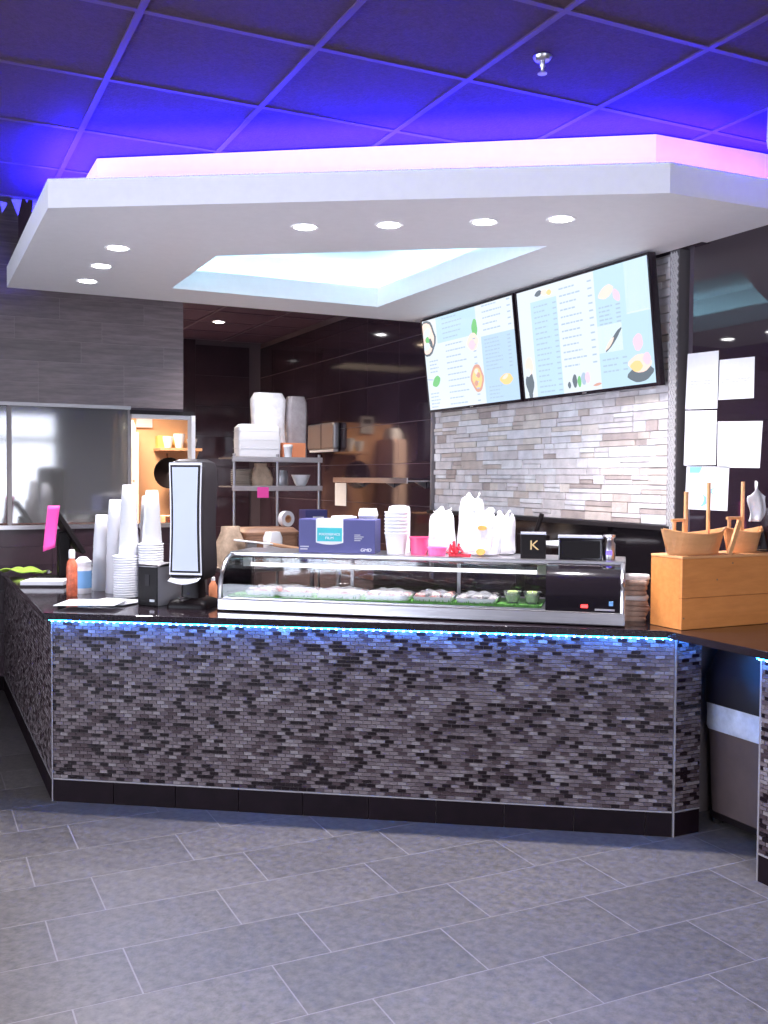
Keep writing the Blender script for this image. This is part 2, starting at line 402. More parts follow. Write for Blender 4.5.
MB().box(XR+.015, XR+.02, -3.6, 3.70, 2.724, ZC+.02).build('upper_panel', M_WALLPAINT, wr)
MB().box(XG, XR+.02, -3.6, -.504, .905, 2.72).build('plain_panel', M_WALLPAINT, wr)

# back wall: orange kitchen end and black tiled end
wb = MB().box(XL-.1, XR+.2, YB+.02, YB+.15, 0, ZC+.03).build('wall_back', M_TILEGROUT); struct(wb)
MB().box(1.93, 2.82, YB, YB+.02, 0, 2.20).build('painted_panel', M_ORANGE, wb)
MB().box(XL, 2.82, YB, YB+.02, 2.204, ZC).build('upper_panel', M_BLACKTILE, wb)
MB().box(XL, 1.926, YB, YB+.02, 0, 2.27).build('side_panel', M_BROWNTILE, wb)
btb = MB().box(-.303, .303, 0, .02, -.164, .164).mesh('wall_tile', M_BLACKTILE)
for r in range(9): inst('wall_tile', btb, wb, (3.13, YB, .165+.333*r))
# far left, front walls with daylight openings
wl = MB().box(XL-.12, XL, YF, YB, 0, .35).box(XL-.12, XL, YF, YB, 2.6, ZC+.03).box(XL-.12, XL, YF, -.6, .35, 2.6).box(XL-.12, XL, 5.0, YB, .35, 2.6).build('wall_left', M_WALLPAINT); struct(wl)
wf = MB().box(XL, XR+.2, YF-.12, YF, 0, .2).box(XL, XR+.2, YF-.12, YF, 2.7, ZC+.03).box(XL, -2.1, YF-.12, YF, .2, 2.7).box(2.45, XR+.2, YF-.12, YF, .2, 2.7).build('wall_front', M_WALLPAINT); struct(wf)
w2 = semi('window_2', (0.175, YF, .2))
fr_ = MB()
for x in (-2.25, -1.125, 0.0, 1.125, 2.25): fr_.box(x-.03, x+.03, -.09, -.02, 0, 2.5)
fr_.box(-2.27, 2.27, -.09, -.02, 1.95, 2.03).box(-2.27, 2.27, -.09, -.02, 0, .06).box(-2.27, 2.27, -.09, -.02, 2.44, 2.5)
fr_.build('window_frame', M_GREYDK, w2)
for k in range(4): MB().box(-2.22+1.125*k, -1.155+1.125*k, -.06, -.054, .06, 2.44).build('pane', M_WINGLASS, w2)
w3 = semi('window_3', (XL, 2.2, .35))
fr_ = MB()
for y in (-2.78, -.93, .93, 2.78): fr_.box(-.09, -.02, y-.03, y+.03, 0, 2.25)
fr_.box(-.09, -.02, -2.8, 2.8, 0, .06).box(-.09, -.02, -2.8, 2.8, 2.19, 2.25)
fr_.build('window_frame', M_GREYDK, w3)
for k in range(3): MB().box(-.06, -.054, -2.75+1.86*k, -.96+1.86*k, .06, 2.19).build('pane', M_WINGLASS, w3)

# kitchen wall with the serving window
WX1 = 1.965; WZ0, WZ1 = 1.19, 2.05
wk = MB().box(XL, WX1+.03, YW+.02, YW+.12, 0, WZ0).box(XL, 1.905, YW+.02, YW+.12, WZ1, ZC+.03).box(XL, WXC+.03, YW+.02, YW+.12, ZC+.03, ZHI).box(XL, -.35, YW+.02, YW+.12, WZ0, WZ1).build('wall_kitchen', M_TILEGROUT); struct(wk)
random.seed(5)
tw = MB().box(-.3035, .3035, 0, .02, -.0755, .0755).mesh('wall_tile', M_WOODTILE)
twb = MB().box(-.3035, .3035, 0, .02, -.0755, .0755).mesh('wall_tile', M_BROWNTILE)
def clad(z0, n, me, x_end, m_, ztop=ZC):
    for r in range(n):
        x = x_end - random.choice((.15, .3, .45, .61)); zc = z0+.0775+.155*r; first = True
        h = min(.155, ztop-(zc-.0775))-.003
        if h < .03: break
        MB().box(x+.0015, x_end, 0, .02, -.0755, -.0755+h).build('wall_tile', m_, wk).location = (0, YW, zc)
        while x > -.7:
            o = inst('wall_tile', me, wk, (x-.305, YW, zc-.0755+h/2)); o.scale = (1, 1, h/.151); x -= .61
clad(2.065, 7, tw, 1.90, M_WOODTILE)
clad(ZC+.002, 5, tw, WXC+.03, M_WOODTILE, ZHI)
clad(0.10, 7, twb, WX1+.03, M_BROWNTILE)
MB().box(-.7, WX1+.03, YW-.004, YW+.02, 0, .098).build('base_tile', M_BASETILE, wk)
MB().box(-.7, 1.8985, YW+.0012, YW+.0195, 2.066, ZC).box(-.7, WXC+.0285, YW+.0012, YW+.0195, ZC, ZHI).build('grout_bed', mat('pale_grout', (.30, .25, .26), .8), wk)
w1 = semi('window_1', (0, YW, WZ0))
MB().box(-.35, WX1+.03, -.03, .13, -.03, 0).build('sill', M_CHROME, w1)
MB().box(-.35, 1.50, -.01, .12, .86, .885).build('head_rail', M_STEELDK, w1)
MB().box(1.50, WX1, .04, .10, .80, .83).build('head_rail', M_WHITEPAINT, w1)
MB().box(1.50, WX1+.03, .02, .12, .83, .86).build('header', M_GREYDK, w1)
MB().box(WX1, WX1+.03, .0, .12, 0, .83).build('jamb', M_WHITEPAINT, w1)
pn = MB().box(.66, 1.505, .035, .043, .012, .86).build('pane', M_PANE, w1)
MB().box(1.485, 1.512, .03, .048, .0, .86).build('edge_strip', M_ALU, w1)
MB().box(.63, .66, .03, .048, .0, .86).build('edge_strip', M_ALU, w1)
MB().box(-.35, .63, .06, .068, .012, .86).build('pane', M_PANE, w1)
# ------------------------------------------------------------------ canopy
ZB, ZL = 2.72, 2.847
can = thing('ceiling_canopy', 'white two-tier canopy hanging from the ceiling over the counter', 'canopy')
LO = [(.553, 6.57), (.553, 4.548), (2.803, 3.137), (XR+.015, 3.117), (XR+.015, 3.70), (XR-.056, 3.70), (XR-.056, 6.57)]
HO = [(1.474, 6.11), (1.474, 5.114), (2.895, 4.12), (2.895, 6.11)]
UP = [(.806, 6.40), (.806, 4.80), (2.92, 3.36), (XR+.015, 3.33), (XR+.015, 3.70), (XR-.056, 3.70), (XR-.056, 6.40)]
CV = [(1.30, 6.27), (1.30, 5.02), (2.86, 3.93), (3.07, 3.93), (3.07, 6.27)]
def ring(outer, hole, z0, z1):
    m = MB(); no = len(outer)
    P = [Vector((*p, 0)) for p in outer]; H = [Vector((*p, 0)) for p in hole]; A = P+H
    tri = tessellate_polygon([P, H])
    vs = [(p.x, p.y, z0) for p in A]+[(p.x, p.y, z1) for p in A]; n = len(A); fs = []
    for t in tri:
        fs += [tuple(t), tuple(i+n for i in t)[::-1]]
    for a, b in ((0, no), (no, n)):
        c = b-a
        for i in range(c): fs.append((a+i, a+(i+1)%c, a+(i+1)%c+n, a+i+n))
    return m.add(vs, fs)
ring(LO, HO, ZB, ZL).build('lower_tier', M_WHITEPAINT, can)
ring(UP, CV, ZL, ZC-.001).build('upper_tier', M_WHITEPAINT, can)
MB().prism(CV, ZC-.03, ZC-.012).build('cove_top', M_WHITEPAINT, can)
def strip(pts, wdt, z0, z1, name, m, parent, closed=False):
    b = MB(); n = len(pts)
    for i in range(n if closed else n-1):
        p, q = Vector((*pts[i], 0)), Vector((*pts[(i+1) % n], 0)); d = (q-p); L = d.length; a = math.atan2(d.y, d.x)
        b.box(0, L, -wdt/2, wdt/2, z0, z1, Matrix.Translation(p) @ Matrix.Rotation(a, 4, 'Z'))
    return b.build(name, m, parent)
strip([(.63, 5.4), (.63, 4.62), (2.83, 3.21)], .02, ZL, ZL+.006, 'led_strip', M_CEILLED, can)['label'] = 'violet-blue LED tape on the canopy ledge'
strip([(2.85, 3.20), (3.57, 3.185)], .02, ZL, ZL+.006, 'led_strip', M_CEILLEDP, can)['label'] = 'purple LED tape on the canopy ledge'
strip([(1.36, 6.21), (1.36, 5.06), (2.88, 3.99), (3.01, 3.99), (3.01, 6.21)], .025, ZL, ZL+.008, 'cove_light', M_COVE, can, True)['label'] = 'pale cyan LED tape hidden inside the cove'

def led_lamp(p, q, energy, color, tilt=38, spread=165):
    """Lensed LED profile lying on the canopy ledge, aimed up and a little outward."""
    p, q = Vector((*p, 0)), Vector((*q, 0)); d = q-p; a = math.atan2(d.y, d.x); c = (p+q)/2
    l = bpy.data.lights.new('led_lamp', 'AREA'); l.shape = 'RECTANGLE'; l.size = d.length; l.size_y = .02; l.energy = energy; l.color = color; l.spread = math.radians(spread)
    o = bpy.data.objects.new('led_lamp', l); COL.objects.link(o); o.parent = can
    o.matrix_basis = Matrix.Translation((c.x, c.y, ZL+.012)) @ Matrix.Rotation(a, 4, 'Z') @ Matrix.Rotation(math.pi-math.radians(tilt), 4, 'X')
VIO = (.014, .006, 1.0)
led_lamp((.63, 5.4), (.63, 4.64), 60, VIO); led_lamp((.65, 4.60), (2.81, 3.225), 190, VIO); led_lamp((2.85, 3.195), (3.55, 3.18), 50, (.014, .004, 1.0))
def downlight(x, y, zc, label, group, energy, parentmat=M_LED, color=(1, .96, 1), cat='downlight', ang=130):
    t = thing('downlight', label, cat, (x, y, zc), 0, group)
    MB().lathe([(.050, -.001), (.064, -.004), (.068, 0), (.068, .004), (.050, .004)], 24, cap=False).build('trim_ring', M_WHITEPAINT, t, True)
    MB().lathe([(.0001, -.004), (.04, -.004), (.051, -.001), (.051, .003)], 24, cap=False).build('lens', parentmat, t)
    l = bpy.data.lights.new('downlight_lamp', 'SPOT'); l.energy = energy; l.color = color; l.spot_size = math.radians(ang); l.spot_blend = .6; l.shadow_soft_size = .04
    o = bpy.data.objects.new('downlight_lamp', l); COL.objects.link(o); o.parent = t; o.location = (0, 0, -.012)
for k, ((x, y), nm) in enumerate(zip(((1.673, 4.332), (2.007, 4.119), (2.369, 3.872), (2.649, 3.669)), ('leftmost', 'second from left', 'third from left', 'rightmost'))):
    downlight(x, y, ZB, 'round downlight in canopy underside, %s of the row of four' % nm, 'canopy downlights', 72)
for k, (x, y, nm) in enumerate(((.97, 5.17, 'nearest'), (.97, 5.655, 'middle'), (.97, 6.127, 'farthest'))):
    downlight(x, y, ZB, 'round downlight near canopy left end, %s of the three in a line' % nm, 'canopy downlights', 70)
downlight(2.70, 9.29, ZC, 'small round downlight in the dark ceiling of the back passage', 'ceiling downlights', 22)
downlight(2.45, 7.02, ZC, 'unseen downlight added in the ceiling over the work table behind the canopy', 'ceiling downlights', 75, ang=110)  # hidden lamp added to brighten the goods on the shelf unit
# unseen dining area downlights, added to light the counter front and foreground floor
for k, (x, y, nm) in enumerate(((-1.3, 2.2, 'far left'), (-.9, .2, 'middle left'), (1.0, .6, 'middle'), (2.4, .4, 'right'), (.1, -1.8, 'near the front window'))):
    downlight(x, y, ZC, 'unseen downlight added in the dark dining area ceiling, %s' % nm, 'added dining area downlights', 95)

# ------------------------------------------------------------------ service counter
A, B = Vector((.595, 4.845, 0)), Vector((2.965, 3.235, 0))
D = (B-A).normalized(); NIN = Vector((-D.y, D.x, 0))
ANG = math.atan2(D.y, D.x)
ZT = .905
sc = thing('service_counter', 'angled service counter faced in dark glass mosaic above black base tiles', 'counter')
body = MB().prism([(.603, 7.49), (.603, 4.849), (2.967, 3.243), (3.115, 3.243), (3.115, 3.43), (3.535, 3.43), (3.535, 3.935), (1.2, 5.52), (1.2, 7.49)], 0, .872).build('body', M_MOSGROUT, sc)
wing = MB().box(2.948, 3.54, 1.2, 2.738, 0, .872).build('wing_body', M_MOSGROUT, sc)
def mosaic(p, q, z0, z1, name='mosaic_tiles', parent=sc, seed=1):
    random.seed(seed); p, q = Vector((*p[:2], 0)), Vector((*q[:2], 0)); L = (q-p).length; d = (q-p)/L; nrm = Vector((d.y, -d.x, 0))
    m = MB(); pw, ph, g = .040, .0170, .003
    z = z0; r = 0
    while z+ph <= z1+.002:
        x = -pw*((r*.5) % 1.0) - random.uniform(0, .004)
        while x < L:
            a, b = max(x, .001), min(x+pw-g, L-.001)
            if b-a > .004:
                pr = .007+random.uniform(0, .0012); pts = []
                for (s_, zz) in ((a, z), (b, z), (b, z+ph-g), (a, z+ph-g)):
                    v = p+d*s_; pts.append((v.x, v.y, zz))
                fr = [(v[0]+nrm.x*pr, v[1]+nrm.y*pr, v[2]) for v in pts]
                m.add(pts+fr, [(4,5,6,7), (0,1,5,4), (1,2,6,5), (2,3,7,6), (3,0,4,7)])
            x += pw
        z += ph; r += 1
    return stuff(m.build(name, M_MOSAIC, parent, fix=False))
ZM0, ZM1 = .113, .868
mosaic((.603, 7.485), (.603, 4.849), ZM0, ZM1, seed=2)
mosaic((.603, 4.849), (2.967, 3.243), ZM0, ZM1, seed=3)
mosaic((2.967, 3.243), (3.115, 3.243), ZM0, ZM1, seed=4)
mosaic((2.948, 2.735), (2.948, 1.22), ZM0, ZM1, seed=6)
def base_run(p, q, pitch, start=0.0, parent=sc):
    p, q = Vector((*p[:2], 0)), Vector((*q[:2], 0)); L = (q-p).length; d = (q-p)/L; a = math.atan2(d.y, d.x)
    x = -start
    while x < L:
        s0, s1 = max(0, x)+.0015, min(L, x+pitch)-.0015
        if s1-s0 > .01:
            MB().box(s0, s1, -.010, .002, 0, .104).build('base_tile', M_BASETILE, parent, bev=.001).matrix_basis = Matrix.Translation(p) @ Matrix.Rotation(a, 4, 'Z')
        x += pitch
base_run((.603, 7.485), (.603, 4.849), .305)
base_run((.603, 4.849), (2.967, 3.243), .305)
base_run((2.967, 3.243), (3.115, 3.243), .305)
base_run((2.948, 2.735), (2.948, 1.22), .305)
for (x, y, a, z0) in ((.597, 4.842, ANG+.45, 0), (2.966, 3.233, ANG/2, 0), (2.943, 2.742, -.78, 0)):
    MB().box(-.003, .003, -.005, .008, z0, .872).build('corner_trim', M_ALU, sc).matrix_basis = Matrix.Translation((x, y, 0)) @ Matrix.Rotation(a, 4, 'Z')
def trimline(p, q):
    p, q = Vector((*p[:2], 0)), Vector((*q[:2], 0)); d = q-p
    MB().box(0, d.length, -.011, 0, .105, .111).build('base_trim', M_ALU, sc).matrix_basis = Matrix.Translation(p) @ Matrix.Rotation(math.atan2(d.y, d.x), 4, 'Z')
trimline((.603, 7.485), (.603, 4.849)); trimline((.603, 4.849), (2.967, 3.243)); trimline((2.967, 3.243), (3.115, 3.243)); trimline((2.948, 2.735), (2.948, 1.22))
# LED tape under the worktop edge, with its beads
def led(p, q, start=0):
    p, q = Vector((*p[:2], 0)), Vector((*q[:2], 0)); d = q-p; M_ = Matrix.Translation(p) @ Matrix.Rotation(math.atan2(d.y, d.x), 4, 'Z')
    t = MB().box(0, d.length, -.040, -.026, .868, .8715).build('led_tape', M_COUNTERLED, sc); t.matrix_basis = M_
    b = MB(); x = .015
    while x < d.length:
        b.box(x-.004, x+.004, -.037, -.029, .8645, .868); x += .034
    b = b.build('led_beads', M_BEAD, sc); b.matrix_basis = M_; stuff(b)
led((.603, 4.849), (2.967, 3.243)); led((2.967, 3.243), (3.12, 3.243)); led((2.948, 2.735), (2.948, 1.22))
wt = MB().prism([(.555, 7.49), (.555, 4.818), (2.90, 3.226), (2.90, 1.2), (3.54, 1.2), (3.54, 3.929), (1.2, 5.52), (1.2, 7.49)], .873, ZT).build('worktop', M_GRANITE, bev=.004)
tag(wt, 'polished black stone worktop running along the whole service counter', 'worktop')
# back counter along the stone wall
bc = thing('back_counter', 'dark back counter standing under the stone wall', 'counter', (3.2, 5.3, 0))
MB().box(-.16, .335, -.92, 1.16, 0, .87).build('cabinet', M_BLACK, bc)
MB().box(-.18, .340, -.94, 1.18, .872, .905).build('top', M_BLACKGL, bc, bev=.003)

# waste bin in the niche
bn = thing('waste_bin', 'slim brown waste bin with black lid and pale liner in the counter niche', 'bin', (3.340, 3.11, 0))
m = MB()
def rr(hx, hy, z, r=.03, n=4):
    out = []
    for cx, cy, a0 in ((hx-r, hy-r, 0), (-hx+r, hy-r, 90), (-hx+r, -hy+r, 180), (hx-r, -hy+r, 270)):
        for k in range(n+1):
            a = math.radians(a0+90*k/n); out.append((cx+r*math.cos(a), cy+r*math.sin(a), z))
    return out
def loft(m, secs, cap=True):
    n = len(secs[0]); vs = [v for s in secs for v in s]; fs = []
    for i in range(len(secs)-1):
        for k in range(n): fs.append((i*n+k, i*n+(k+1)%n, (i+1)*n+(k+1)%n, (i+1)*n+k))
    if cap: fs += [tuple(range(n))[::-1], tuple((len(secs)-1)*n+k for k in range(n))]
    return m.add(vs, fs)
loft(MB(), [rr(.088, .205, .055), rr(.10, .222, .46)]).build('body', M_BIN, bn, True)
loft(MB(), [rr(.103, .224, .43), rr(.108, .228, .445), rr(.106, .227, .50), rr(.109, .229, .555)]).build('liner', M_LINER, bn, True)
loft(MB(), [rr(.114, .233, .55), rr(.114, .233, .68), rr(.10, .22, .70), rr(.07, .2, .80), rr(.04, .15, .815)]).build('lid', M_BINLID, bn, True)
loft(MB(), [rr(.094, .212, .03), rr(.094, .212, .058)]).build('dolly', M_BLACK, bn, True)
for sx in (-.07, .07):
    for sy in (-.17, .17):
        MB().lathe([(.0, -.012), (.02, -.012), (.02, .012), (0, .012)], 12, Matrix.Translation((sx, sy, .021)) @ Matrix.Rotation(R90, 4, 'Y')).build('caster', M_CHROME, bn)

# ------------------------------------------------------------------ menu screens
def emis(name, c, s): return mat('screen_'+name, (.015, .015, .018), .25, emit=c, estr=s)
S_W = emis('white', (.82, .90, 1.0), .66); S_B = emis('blue', (.56, .76, 1.0), .64); S_BL = emis('paleblue', (.60, .83, 1.0), .64)
S_I = emis('ink', (.52, .66, .84), .62); S_PK = emis('pink', (1, .62, .74), .76); S_OR = emis('orange', (1, .66, .30), .76)
S_GR = emis('green', (.25, .70, .28), .6); S_DK = emis('dark', (.22, .27, .32), .5); S_RD = emis('redbrown', (.80, .44, .36), .65); S_SAL = emis('salmon', (1, .74, .66), .76)
def screen(name_label, ymid, layout):
    t = thing('menu_screen', name_label, 'screen', (3.48, ymid, 2.035), 0, 'menu screens on the stone wall', rot=(math.radians(6.8), 0, -R90))
    W, H = .613, .68
    MB().box(-W, W, .004, .045, 0, H).build('casing', M_SCRF, t, bev=.004)
    fr = MB().box(-W, W, -.006, .006, 0, .018).box(-W, W, -.006, .006, H-.013, H).box(-W, -W+.012, -.006, .006, .018, H-.013).box(W-.012, W, -.006, .006, .018, H-.013).build('bezel', M_SCRF, t)
    s = MB().box(-W+.012, W-.012, 0, .005, .018, H-.013).build('display', S_W, t)
    MB().box(-.2, .2, .04, .075, .2, .5).build('wall_mount', M_BLACK, t)
    MB().box(-.02, .02, -.007, -.005, .004, .012).build('badge', M_STEELDK, t)
    w0, w1, h0, h1 = -W+.012, W-.012, .018, H-.013
    X = lambda u: w0+(w1-w0)*u
    Zz = lambda v: h1-(h1-h0)*v
    for kind, m_, *a in layout:
        if kind == 'r':
            u0, u1, v0, v1 = a; MB().box(X(u0), X(u1), -.0008, 0, Zz(v1), Zz(v0)).build('menu_panel', m_, s)
        elif kind == 'e':
            u, v, ru, rv, tilt, dep = a
            b = MB(); n = 18
            ru_, rv_ = ru*(w1-w0), rv*(h1-h0)
            pts = [(ru_*math.cos(2*math.pi*k/n)*(1+.12*math.sin(5*k)), rv_*math.sin(2*math.pi*k/n)) for k in range(n)]
            c, s_ = math.cos(tilt), math.sin(tilt)
            pts = [(min(max(X(u)+p[0]*c-p[1]*s_, w0), w1), min(max(Zz(v)+p[0]*s_+p[1]*c, h0), h1)) for p in pts]
            b.add([(p[0], -.001-dep, p[1]) for p in pts]+[(p[0], -.0002, p[1]) for p in pts], [tuple(range(n))]+[(i, (i+1)%n, (i+1)%n+n, i+n) for i in range(n)])
            b.build('menu_picture', m_, s)
        elif kind == 't':
            u0, u1, v0, v1, n, price = a; b = MB(); rnd = random.Random(int(u0*1000)+n)
            for k in range(n):
                v = v0+(v1-v0)*k/max(1, n-1); x = u0; e = u0+(u1-u0)*rnd.uniform(.45, .72)
                while x < e:
                    wd = rnd.uniform(.012, .035); b.box(X(x), X(min(x+wd, e)), -.0014, -.0008, Zz(v)-.0045, Zz(v)+.0045); x += wd+.007
                if price: b.box(X(u1-.03), X(u1), -.0014, -.0008, Zz(v)-.0045, Zz(v)+.0045)
            stuff(b.build('menu_lines', m_, s))
    return t
screen('wall-mounted menu screen showing a drink and dessert menu, nearer the black glass', 4.565, [
    ('r', S_BL, .115, .335, .12, 1), ('r', S_BL, .63, 1, 0, 1), ('r', S_W, .84, 1, .0, .42), ('r', S_W, .62, .80, .47, .70),
    ('t', S_I, .14, .33, .17, .96, 17, True), ('t', S_I, .36, .61, .07, .76, 12, True), ('t', S_I, .65, .80, .32, .46, 5, True), ('t', S_I, .65, .82, .76, .86, 3, True),
    ('e', S_SAL, .71, .20, .055, .05, .3, .0), ('e', S_PK, .78, .245, .02, .06, .6, .0002),
    ('e', S_DK, .19, .055, .03, .025, .2, 0), ('e', S_SAL, .24, .06, .025, .03, 0, .0002), ('e', S_OR, .28, .07, .02, .025, 0, .0003),
    ('e', S_DK, .055, .86, .036, .11, 0, 0), ('e', S_SAL, .06, .70, .035, .085, 0, .0002), ('e', S_W, .045, .76, .025, .04, 0, .0004), ('e', S_DK, .055, .97, .016, .06, 0, .0002),
    ('e', S_DK, .43, .90, .018, .06, 0, 0), ('e', S_GR, .465, .91, .014, .05, 0, .0002), ('e', S_I, .50, .89, .02, .055, 0, .0003), ('e', S_PK, .53, .885, .018, .05, 0, .0004), ('e', S_DK, .385, .93, .012, .03, 0, .0002), ('e', S_RD, .60, .955, .03, .012, .1, 0),
    ('e', S_DK, .74, .60, .075, .022, .7, 0), ('e', S_SAL, .71, .63, .04, .018, .7, .0004), ('e', S_DK, .76, .58, .05, .008, .7, .0006),
    ('e', S_DK, .905, .91, .085, .07, .12, 0), ('e', S_SAL, .905, .83, .075, .075, 0, .0003), ('e', S_OR, .88, .85, .04, .045, 0, .0005), ('e', S_PK, .90, .66, .032, .07, -.2, .0004), ('e', S_PK, .95, .80, .025, .05, .2, .0006)])
screen('wall-mounted menu screen showing a pizza and salad menu, farther from the black glass', 5.815, [
    ('r', S_BL, .17, .62, .0, .28), ('r', S_B, .66, 1, .32, 1),
    ('t', S_I, .24, .60, .03, .24, 5, False), ('t', S_I, .26, .60, .32, .96, 11, True), ('t', S_I, .69, .97, .02, .26, 5, True), ('t', S_I, .69, .95, .36, .66, 9, True), ('t', S_I, .70, .9, .84, .95, 4, False), ('t', S_I, .05, .2, .46, .58, 4, False), ('t', S_I, .03, .2, .82, .97, 5, False),
    ('e', S_DK, .04, .20, .115, .20, 0, 0), ('e', S_SAL, .035, .20, .10, .175, 0, .0003), ('e', S_W, .05, .14, .05, .05, .4, .0005), ('e', S_GR, .05, .22, .025, .04, 0, .0007), ('e', S_DK, .09, .26, .018, .06, .4, .0007), ('e', S_W, .03, .29, .05, .04, .2, .0008),
    ('e', S_GR, .60, .22, .03, .10, -.1, 0), ('e', S_SAL, .57, .35, .06, .09, .2, .0003), ('e', S_PK, .56, .38, .035, .05, 0, .0005),
    ('e', S_RD, .585, .73, .068, .145, .1, 0), ('e', S_OR, .585, .73, .05, .11, .1, .0003), ('e', S_RD, .60, .70, .02, .03, 0, .0006), ('e', S_RD, .57, .78, .02, .03, 0, .0006), ('e', S_SAL, .58, .66, .02, .03, 0, .0006),
    ('e', S_GR, .115, .69, .05, .055, .4, 0), ('e', S_I, .04, .66, .05, .006, -.1, 0), ('e', S_OR, .88, .785, .062, .055, 0, .0002), ('e', S_SAL, .87, .76, .03, .02, .3, .0005)])

# ------------------------------------------------------------------ refrigerated display case
cl, cr = pix(217, 611, 2, ZT), pix(625, 628, 2, ZT)
CA = math.atan2(cr.y-cl.y, cr.x-cl.x); CL = (Vector((cr.x, cr.y))-Vector((cl.x, cl.y))).length
dc = thing('display_case', 'long curved-glass refrigerated sushi case with steel base on the counter', 'display case', (cl.x, cl.y, ZT), CA)
CH, CD, LC = .276, .46, CL-.345          # height, depth, length of the glazed part
prof = [(.012, .062)]
for k in range(9):
    a = math.radians(90*k/8); prof.append((.012+.15*(1-math.cos(a)), .095+.165*math.sin(a)))
def ext(prof2, x0, x1):
    n = len(prof2); vs = [(x0, p[0], p[1]) for p in prof2]+[(x1, p[0], p[1]) for p in prof2]
    return vs, [(i, i+1, i+1+n, i+n) for i in range(n-1)]
MB().box(0, CL, 0, CD, .004, .062).build('base', M_CHROME, dc, bev=.006)
for x in (.08, CL-.08):
    for y in (.05, CD-.05): MB().lathe([(.018, 0), (.018, .006)], 12, Matrix.Translation((x, y, 0))).build('foot', M_BLACK, dc)
MB().box(.02, LC, .02, CD-.01, .062, .068).build('deck', M_CHROME, dc)
g_ = MB(); g_.add(*ext(prof, .02, LC)); gl = g_.build('curved_glass', M_CASEGLASS, dc, True)
MB().box(.0, CL, .158, CD, .258, CH).build('top', M_CHROME, dc, bev=.004)
MB().box(.0, LC, .150, .17, .250, .262).build('top_rail', M_STEELDK, dc)
def side(x0, x1, mt, nm, pr=prof):
    poly = [(p[0], p[1]) for p in pr]+[(CD-.005, pr[-1][1]), (CD-.005, .062)]
    n = len(poly); m = MB(); m.add([(x0, *p) for p in poly]+[(x1, *p) for p in poly], [tuple(range(n)), tuple(range(n, 2*n))[::-1]]+[(i, (i+1)%n, (i+1)%n+n, i+n) for i in range(n)])
    return m.build(nm, mt, dc, True)
side(.010, .014, M_CASEGLASS, 'end_glass')
def rim(x, nm='end_rim'):
    return MB().tube([(x, p[0]-.002, p[1]) for p in prof]+[(x, CD-.02, .262)], .011, 8).build(nm, M_CHROME, dc, True)
rim(.012); rim(CL-.012)
mc = side(LC, CL-.02, M_BLACKGL, 'compressor_housing'); mc['label'] = 'glossy black machinery housing at the case end'
MB().box(LC+.155, LC+.185, .008, .014, .080, .094).build('red_readout', M_REDLED, mc)
MB().box(LC+.215, LC+.30, .007, .013, .070, .078).build('badge', M_STEELDK, mc)
MB().box(LC+.275, LC+.293, .009, .014, .092, .112).build('sticker', M_LBLUE, mc)
MB().tube([(.10, .17, .215), (LC-.02, .17, .215)], .0095, 10).build('lamp_tube', M_TUBE, dc, True)
for x in (.09, LC-.03): MB().box(x-.02, x+.02, .16, .18, .205, .26).build('tube_bracket', M_WHITE, dc)
MB().box(.02, LC, CD-.012, CD-.006, .068, .258).build('rear_door', M_CASEGLASS, dc)
for x in (.55, 1.1): MB().box(x-.008, x+.008, CD-.02, CD-.012, .068, .258).build('rear_post', M_STEELDK, dc)
# food inside
Mc = Matrix.Translation((cl.x, cl.y, ZT)) @ Matrix.Rotation(CA, 4, 'Z')
gm = thing('green_mat', 'green leaf-print mat lining the display case floor', 'mat', tuple(Mc @ Vector((0, 0, .069))), CA)
m = MB().box(.04, LC-.02, .03, .32, 0, .006)
m.build('sheet', M_GREENM, gm)
m = MB(); random.seed(9); x = .045
while x < LC-.03:
    h = random.uniform(.010, .024); m.add([(x, .03, .004), (x+.010, .03, .004), (x+.005, .029, h), (x, .033, .004), (x+.010, .033, .004), (x+.005, .032, h)], [(0,1,2), (5,4,3), (0,3,4,1), (1,4,5,2), (2,5,3,0)]); x += .009
stuff(m.build('leaf_edge', M_GREENM, gm))
def tray(x0, x1, y0, y1, foods, lab, wrap=True, group='food trays in the display case'):
    t = thing('food_tray', lab, 'food tray', tuple(Mc @ Vector(((x0+x1)/2, (y0+y1)/2, .0755))), CA, group)
    hx, hy = (x1-x0)/2, (y1-y0)/2
    loft(MB(), [rr(hx-.008, hy-.008, 0, .01), rr(hx, hy, .022, .012), rr(hx-.004, hy-.004, .022, .012), rr(hx-.012, hy-.012, .004, .01)]).build('dish', M_WHITE, t, True)
    nx = max(2, int(hx*2/.05))
    for i in range(nx):
        for j in range(3):
            cx, cy = -hx+.025+(2*hx-.05)*i/(nx-1), -hy+.03+(2*hy-.06)*j/2
            m_ = foods[(i+j) % len(foods)]
            MB().lathe([(.0, .030), (.012, .029), (.0185, .022), (.02, .012), (.018, .004)], 10, Matrix.Translation((cx, cy, 0)) @ Matrix.Diagonal((1, .8, random.uniform(.8, 1.25), 1))).build('food_piece', m_, t, True)
    if wrap:
        def fn(u, v):
            return ((u-.5)*2*hx*.98, (v-.5)*2*hy*.98, .024+.022*math.sin(math.pi*u)**.5*math.sin(math.pi*v)**.5+.006*math.sin(17*u+5*v)*math.sin(math.pi*u)*math.sin(math.pi*v))
        MB().grid(12, 8, fn).build('film_wrap', M_CLEAR, t, True)
tray(.12, .46, .055, .24, (M_RICE, M_FISH), 'film-wrapped tray of pink and white fish at case left end')
tray(.475, .70, .055, .24, (M_RICE, M_RICE, M_FISH), 'film-wrapped tray of pale fish, second from case left end')
tray(.715, .93, .055, .24, (M_FISH, M_RICE), 'film-wrapped tray of pink fish, third from case left end')
tray(.945, 1.13, .055, .24, (M_FISH, M_FISH, M_RICE), 'film-wrapped tray of red fish in the middle of the case')
